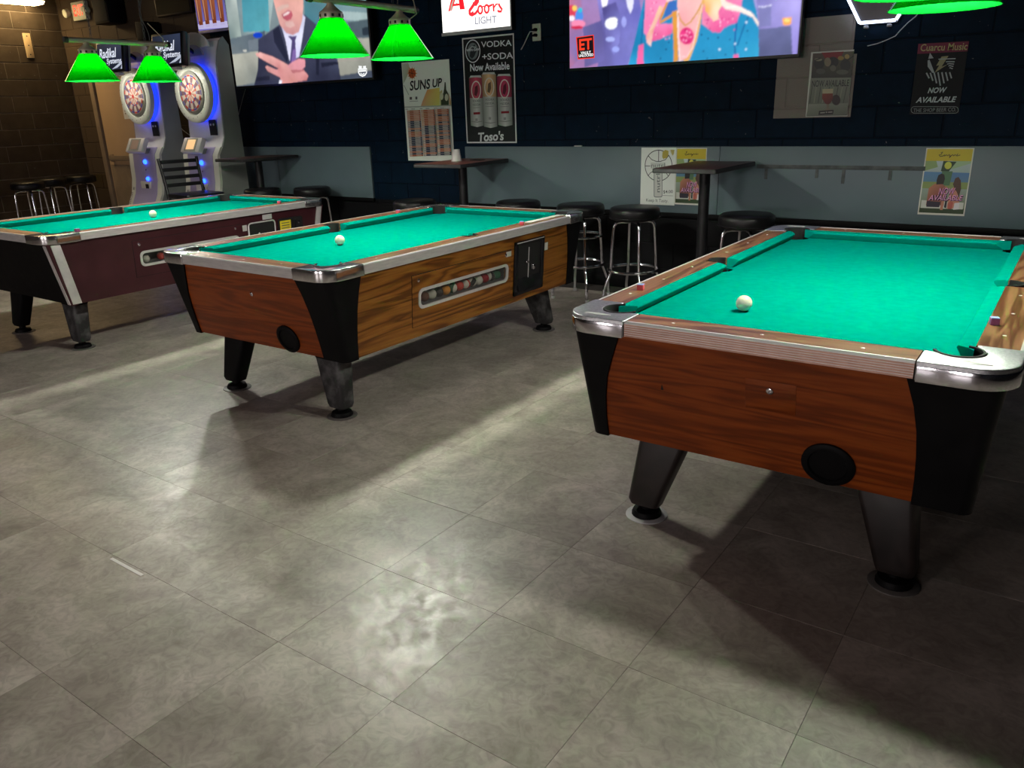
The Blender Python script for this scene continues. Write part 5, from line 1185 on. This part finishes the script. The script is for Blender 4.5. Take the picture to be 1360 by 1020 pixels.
YB = WY-.026
def draw_nutrl(a, hw, hh):
    a.poly([(-hw,0),(hw,0),(hw,hh),(-hw,hh)], (.90,.93,.90), raw=True)
    k = (.16,.20,.21)
    a.ring(372,375,192,220,10,k,36); a.stroke([(375,155),(372,318)], 9, k); a.stroke([(225,235),(275,290),(340,316),(400,316),(470,290),(520,225)], 9, k); a.stroke([(182,380),(255,381)], 8, k); a.stroke([(220,522),(255,480),(290,458)], 8, k); a.stroke([(510,520),(480,480),(445,458)], 8, k)
    a.poly([(430,180),(470,150),(515,165),(515,215),(490,265),(440,280),(425,250)], (.72,.66,.26)); a.poly([(540,150),(600,150),(590,210),(570,235)], (.74,.70,.40)); a.poly([(520,160),(545,155),(565,220)], (.85,.85,.78))
    a.rect(262,330,470,420,(.80,.83,.80)); a.text('nutrl', (268,372), (465,372), 66, (.40,.44,.44))
    a.poly(rrect(308,425,455,825,22,4), (.62,.66,.64)); a.poly(rrect(316,418,470,815,20,4), (.80,.82,.79)); a.rect(316,455,418,475,(.80,.76,.52)); a.stroke(rrect(308,425,455,825,22,4), 6, (.42,.46,.46), True)
    a.text('nutrl', (366,755), (366,490), 56, (.34,.38,.38), rot=1); a.poly([(362,440),(385,428),(372,452)], (.25,.3,.25))
    a.text('$4.00', (440,752), (578,748), 50, (.28,.32,.32), 0, .005); a.stroke([(432,800),(580,806)], 5, (.5,.54,.54)); a.text('Keep It Tasty.', (198,872), (512,884), 58, (.38,.42,.42))
poster('white_poster', 'white poster with a basketball ring and seltzer can priced $4.00', ((852,196),(898.5,196),(895.5,274),(850.5,270)), (840,185), 10.736, draw_nutrl, Y=YB)
def draw_seq(a, hw, hh):
    # drawn in sheet units: x -1..1, y 0..1
    X = lambda x: x*hw; Z = lambda z: z*hh
    P = lambda pts, c, cols=None: a.poly([(X(x),Z(z)) for x, z in pts], c, cols, raw=True)
    P([(-1,0),(1,0),(1,1),(-1,1)], (.84,.85,.80)); P([(-.95,.81),(.95,.81),(.95,.985),(-.95,.985)], (.80,.72,.10))
    P([(-.95,.03),(.95,.03),(.95,.81),(-.95,.81)], (.45,.55,.40), [(.40,.46,.28),(.40,.46,.28),(.70,.78,.78),(.72,.80,.80)])
    P([(-.95,.66),(-.4,.72),(-.5,.81),(-.95,.81)], (.55,.66,.42)); P([(.1,.68),(.95,.78),(.95,.81),(.2,.81)], (.62,.74,.56)); P([(-.25,.66),(.05,.64),(.35,.80),(-.2,.81)], (.12,.24,.12)); 
    P([(.02+.15*math.cos(i*PI/7), .745+.055*math.sin(i*PI/7)) for i in range(14)], (.82,.82,.30))
    P([(-.95,.48),(.95,.48),(.95,.64),(-.95,.65)], (.28,.46,.64), [(.36,.52,.62),(.36,.52,.62),(.32,.50,.70),(.34,.52,.70)]); P([(-.95,.40),(.95,.40),(.95,.50),(-.95,.50)], (.52,.60,.34)); P([(-.15,.45),(.2,.45),(.25,.66),(-.2,.66)], (.30,.46,.32))
    P([(-.95,.03),(.95,.03),(.95,.11),(-.95,.10)], (.18,.26,.14)); P([(-.9,.10),(.9,.10),(.9,.20),(-.9,.22)], (.78,.80,.76))
    # two sunbathers seen from behind, no faces
    P([(-.68,.14),(-.66,.40),(-.45,.47),(-.20,.49),(.02,.44),(.08,.15)], (.66,.40,.30), [(.50,.28,.22),(.72,.46,.34),(.70,.46,.34),(.62,.38,.30),(.60,.36,.30),(.5,.3,.24)]); P([(-.66,.12),(-.10,.12),(-.08,.20),(-.66,.21)], (.12,.10,.18)); P([(-.36,.46),(-.06,.47),(-.03,.55),(-.08,.61),(-.20,.625),(-.33,.60),(-.37,.53)], (.08,.06,.06))
    P([(.22,.10),(.24,.36),(.42,.44),(.62,.40),(.74,.12)], (.76,.52,.42)); P([(.28,.10),(.44,.10),(.46,.20),(.34,.22),(.24,.18)], (.70,.36,.30)); P([(.50,.09),(.74,.10),(.72,.20),(.52,.19)], (.84,.84,.84)); P([(.34,.47),(.40,.56),(.52,.58),(.64,.53),(.70,.40),(.66,.28),(.54,.36),(.44,.40)], (.30,.20,.14)); P([(-.06,.08),(.06,.08),(.10,.44),(0,.42)], (.72,.48,.38)); P([(.10,.12),(.20,.11),(.20,.24),(.12,.24)], (.10,.10,.12))
    o_tf = a.tf; a.tf = lambda x, y: (x*hw, y*hh)
    a.text('NOW', (-.20,.352), (.50,.362), .105, (.22,.05,.20), .25, .06); a.text('AVAILABLE', (-.58,.255), (.86,.265), .085, (.22,.05,.20), .25, .07)
    a.text('NOW', (-.22,.36), (.48,.37), .10, (.92,.62,.82), .25, .0); a.text('AVAILABLE', (-.60,.262), (.84,.272), .08, (.92,.66,.84), .25, .0)
    # flowing script name
    pts = [(-.36,.93),(-.28,.945),(-.34,.905),(-.42,.90),(-.36,.875),(-.24,.885),(-.16,.905),(-.20,.88),(-.10,.90),(-.05,.885),(.0,.905),(.05,.885),(.02,.855),(.10,.89),(.16,.905),(.18,.885),(.26,.905),(.30,.885),(.36,.92),(.34,.885),(.46,.90)]
    a.stroke([p for p in pts], .035, (.12,.12,.05)); a.tf = o_tf
poster('yellow_poster', 'yellow-topped beach poster partly hidden behind the bar table post', ((898.5,197),(942,196),(933,272.5),(896,271.5)), (840,185), 10.736, draw_seq, Y=YB)
poster('yellow_poster', 'yellow-topped beach poster alone on the right grey boards', ((1231,196),(1294,197),(1281,287),(1218,284.5)), (840,185), 10.736, draw_seq, Y=YB)

# lit beer sign with the red letter
sg = empty('lit_beer_sign', (-4.51, 5.93, 2.125)); tag(sg, 'glowing white sign with a red A and red script above LIGHT', 'lit sign')
hw, hh = .368, .56
MB().box(-hw-.012, hw+.012, -.003, .048, -.028, hh+.012).build('sign_box', M_dark, sg, bevel=.006)
MB().box(-hw-.012, hw+.012, -.010, -.003, -.028, -.004).build('lower_frame', M_cord, sg, bevel=.002); MB().box(hw, hw+.012, -.010, -.003, -.004, hh+.01).build('side_frame', M_cord, sg, bevel=.002)
a = Art(wall_art((580,0), 8.5, 5.926, (sg.location.x, 5.93, sg.location.z))); b0 = a.tf
a.tf = lambda x, y: (max(-hw, min(hw, b0(x,y)[0])), max(0, min(hh, b0(x,y)[1])))
a.poly([(-hw,0),(hw,0),(hw,hh),(-hw,hh)], (.98,.98,.95), raw=True)
red = (.86,.10,.14)
a.poly([(130,130),(172,118),(215,-20),(245,-130),(190,-120),(165,-20)], red); a.poly([(262,108),(318,104),(290,-60),(262,-140),(225,-130),(245,-30)], red); a.poly([(190,45),(262,38),(265,62),(185,70)], red); a.poly([(150,120),(160,60),(200,-60),(212,-55),(180,50),(172,112)], (.62,.56,.52)); a.poly([(215,20),(245,18),(230,-40)], (.98,.98,.95)); a.ell(228,35,7,7,(.5,.45,.45),10)
# flowing script word, drawn stroke by stroke
rs = (.82,.16,.20)
a.stroke([(470,-40),(468,20),(445,55),(418,50),(415,25)], 23, rs); a.stroke([(418,140),(395,160),(372,152),(372,120),(400,80),(440,20),(470,-30)], 29, rs); a.stroke([(372,160),(400,172),(440,150),(470,110)], 23, rs)
a.ring(492,110,24,44,18,rs,20); a.ring(565,100,24,44,18,rs,20); a.stroke([(512,80),(530,70),(545,78)], 11, rs); a.stroke([(590,70),(625,55),(640,45),(645,130)], 18, rs); a.stroke([(645,90),(670,50),(690,45)], 14, rs); a.stroke([(700,40),(712,70),(738,105),(728,130),(700,130),(690,115)], 20, rs)
a.text('LIGHT', (432,234), (678,218), 84, (.50,.50,.55), 0, .014)
a.build('sign_face', M_sign, sg, -.004)

# hexagonal neon outline
nx, nz, ns = -1.262, 2.115, .216
ne = empty('neon_sign', (nx, WY-.05, nz)); tag(ne, 'white hexagonal neon sign at the top of the far wall', 'neon sign')
hexv = [(ns*math.cos(math.radians(60*i)), ns*math.sin(math.radians(60*i))) for i in range(6)]
MB().prism([(x*1.06, z*1.06) for x, z in hexv], .02, .034, 'y').build('backing', M_tvcase, ne, smooth=0)
for i in range(6):
    (xa, za), (xb, zb_) = hexv[i], hexv[(i+1) % 6]
    MB().tube([(xa+(xb-xa)*t, 0, za+(zb_-za)*t) for t in (.01,.5,.99)], .0095, 10).build('neon_tube', M_neon, ne)
for x in (-.07,.07): MB().box(x-.012, x+.012, .0, .046, -ns*.866-.035, -ns*.866-.018).build('stand_off', M_cord, ne, bevel=.003)
MB().tube([(-.10,.0,-.03),(-.02,.0,-.035),(.03,.0,-.03)], .008, 8).build('inner_tube', M_neon, ne)
pts = [on_y(px, py, WY-.010) for px, py in ((1152,61),(1165,58),(1178,53),(1189,48),(1196,40),(1206,30),(1216,22),(1224,12))]
nw = MB().tube([tuple(p) for p in pts], .0035, 6).build('sign_cord', M_cord); tag(nw, 'thin pale cord curling below the hexagonal neon sign', 'cord')

# outlet with a plug and cord
ou = empty('wall_outlet', (-3.916, WY-.003, 2.062)); tag(ou, 'ivory wall outlet to the right of the lit beer sign', 'outlet')
MB().box(-.042,.042,-.007,0,-.066,.066).build('cover_plate', M_plast, ou, bevel=.003)
for z in (-.022,.026): MB().prism([(.018*math.cos(2*PI*i/14), z+.016*math.sin(2*PI*i/14)) for i in range(14)], -.0085, -.006, 'y').build('socket_face', M_plast, ou, smooth=0)
for z in (-.022,.02): MB().tube([(0,-.008,z),(-.004,-.03,z),(-.03,-.034,z-.004)], [.013,.012,.006], 8).build('plug', M_black, ou)
pts = [on_y(px, py, WY-.012) for px, py in ((710,42),(704,42),(700,50),(696,59),(692,66))]
oc = MB().tube([tuple(p) for p in pts], .0045, 6).build('power_cord', M_cord); tag(oc, 'white power cord running from the outlet to the sign', 'cord')

# corner fittings: exit sign, speakers, door notice, wood strip
ex = empty('exit_sign', (-10.86, WY-.004, 2.715)); tag(ex, 'red lettered EXIT sign with two lamp heads above the door', 'exit sign')
MB().box(-.165,.165,-.05,0,0,.215).build('sign_housing', M_plast, ex, bevel=.006)
a = Art(lambda x, y: (x, y)); a.text('EXIT', (-.12,.115), (.12,.115), .13, (1,.1,.05), 0, .02)
o = a.build('exit_letters', M_exit, ex, -.0515)
for s in (-1,1): 
    hd = MB().lathe([(.03,-.02),(.05,0),(.052,.05),(.045,.056),(0,.05)], 16).build('lamp_head', M_plast, ex, M=Matrix.Translation((s*.235,-.06,.10)) @ Matrix.Rotation(PI/2+.2, 4, 'X'))
    MB().tube([(0,0,-.02),(-s*.075,.0,-.03)], .012, 8).build('lamp_arm', M_plast, hd)
def speaker(x, z, wx, hz, label, rz=0):
    s = empty('wall_speaker', (x, WY-.03, z), rz); tag(s, label, 'speaker', 'black wall boxes')
    MB().prism([(-wx/2,0),(wx/2,0),(wx*.42,-.20),(-wx*.42,-.20)], 0, hz).build('cabinet', M_black, s, bevel=.008)
    MB().box(-wx*.37, wx*.37, -.206, -.199, hz*.06, hz*.94).build('grille', M_hole, s, bevel=.002)
    MB().box(-.03,.03,0,.026,hz*.3,hz*.7).build('bracket', M_dark, s)
speaker(-10.05, 2.60, .38, .42, 'black loudspeaker beside the exit sign')
speaker(-9.28, 2.36, .20, .20, 'small black box on the wall above the left dart machine')
pj = empty('black_display', (-8.80, WY-.05, 2.60)); tag(pj, 'dark switched-off display at the top of the wall between the speakers and beer screen', 'display')
MB().box(-.34,.34,-.03,.04,0,.44).build('case', M_tvcase, pj, bevel=.008); MB().box(-.32,.32,-.034,-.030,.02,.42).build('screen_glass', M_black, pj, smooth=0)
pn = empty('paper_notice', (-10.15, WY-.0475, 1.50)); tag(pn, 'pale paper notice taped to the beige door', 'notice')
MB().box(-.11,.11,-.0008,.0015,0,.28).build('sheet', M_paper, pn, smooth=0)
a = Art(lambda x, y: (x, y))
for i, (w_, c) in enumerate(((.17,.4),(.14,.5),(.18,.5),(.12,.5),(.16,.5),(.15,.5))): a.poly([(-w_/2,.235-.035*i),(w_/2,.235-.035*i),(w_/2,.25-.035*i),(-w_/2,.25-.035*i)], (c,c*.9,c*.8))
a.build('print', M_artd, pn, -.001)
p0 = hit(33,44,(LX+.006,0,0),(1,0,0)); p1 = hit(42,77,(LX+.006,0,0),(1,0,0))
ws = empty('wood_strip', (LX+.0005, (p0.y+p1.y)/2, p1.z)); tag(ws, 'short pale wooden strip fixed upright on the left wall', 'strip')
M_pale = noisy('pale_wood', (.42,.30,.16), (.50,.37,.21), 12, (.5,.6), stretch=(1,1,.2))
MB().box(0,.018,-.045,.045,0,p0.z-p1.z).build('board', M_pale, ws, bevel=.003)
for z in (.04,.15,.26): MB().lathe([(.008,0),(.008,.003),(0,.004)], 10).build('screw', M_dark, ws, M=Matrix.Translation((.018,0,z)) @ Matrix.Rotation(PI/2, 4, 'Y'))
wc = MB().tube([tuple(on_y(px, py, WY-.02)) for px, py in ((326,118),(322,132),(318,148),(315,160))], .003, 6).build('tv_cord', M_cord); tag(wc, 'thin cord hanging below the left end of the suited man\'s television', 'cord')
pts = [on_y(px, py, WY-.02) for px, py in ((231,155),(236,165),(243,173),(251,179),(258,183))]
wc = MB().tube([tuple(p) for p in pts], .005, 6).build('machine_cord', M_cord); tag(wc, 'grey cord drooping between the two dart machines', 'cord')
# scrap of white tape on the floor and on the ledge
sc2 = MB().box(-.10,.10,-.006,.006,0,.0012).build('floor_scuff', M_foam); p = hit(168,753,(0,0,0),(0,0,1)); q1 = hit(146,741,(0,0,0),(0,0,1)); q2 = hit(190,765,(0,0,0),(0,0,1)); sc2.location = (p.x,p.y,.0004); sc2.rotation_euler = (0,0,math.atan2(q2.y-q1.y, q2.x-q1.x)); tag(sc2, 'thin white scrap stuck to the floor at the lower left', 'scrap')
sc3 = MB().box(-.035,.035,-.008,.008,0,.008).build('ledge_scrap', M_foam, bevel=.002); p = on_y(768,194,WY-.012); sc3.location = (p.x, WY-.013, 1.1556); tag(sc3, 'small white scrap on top of the grey boards', 'scrap')
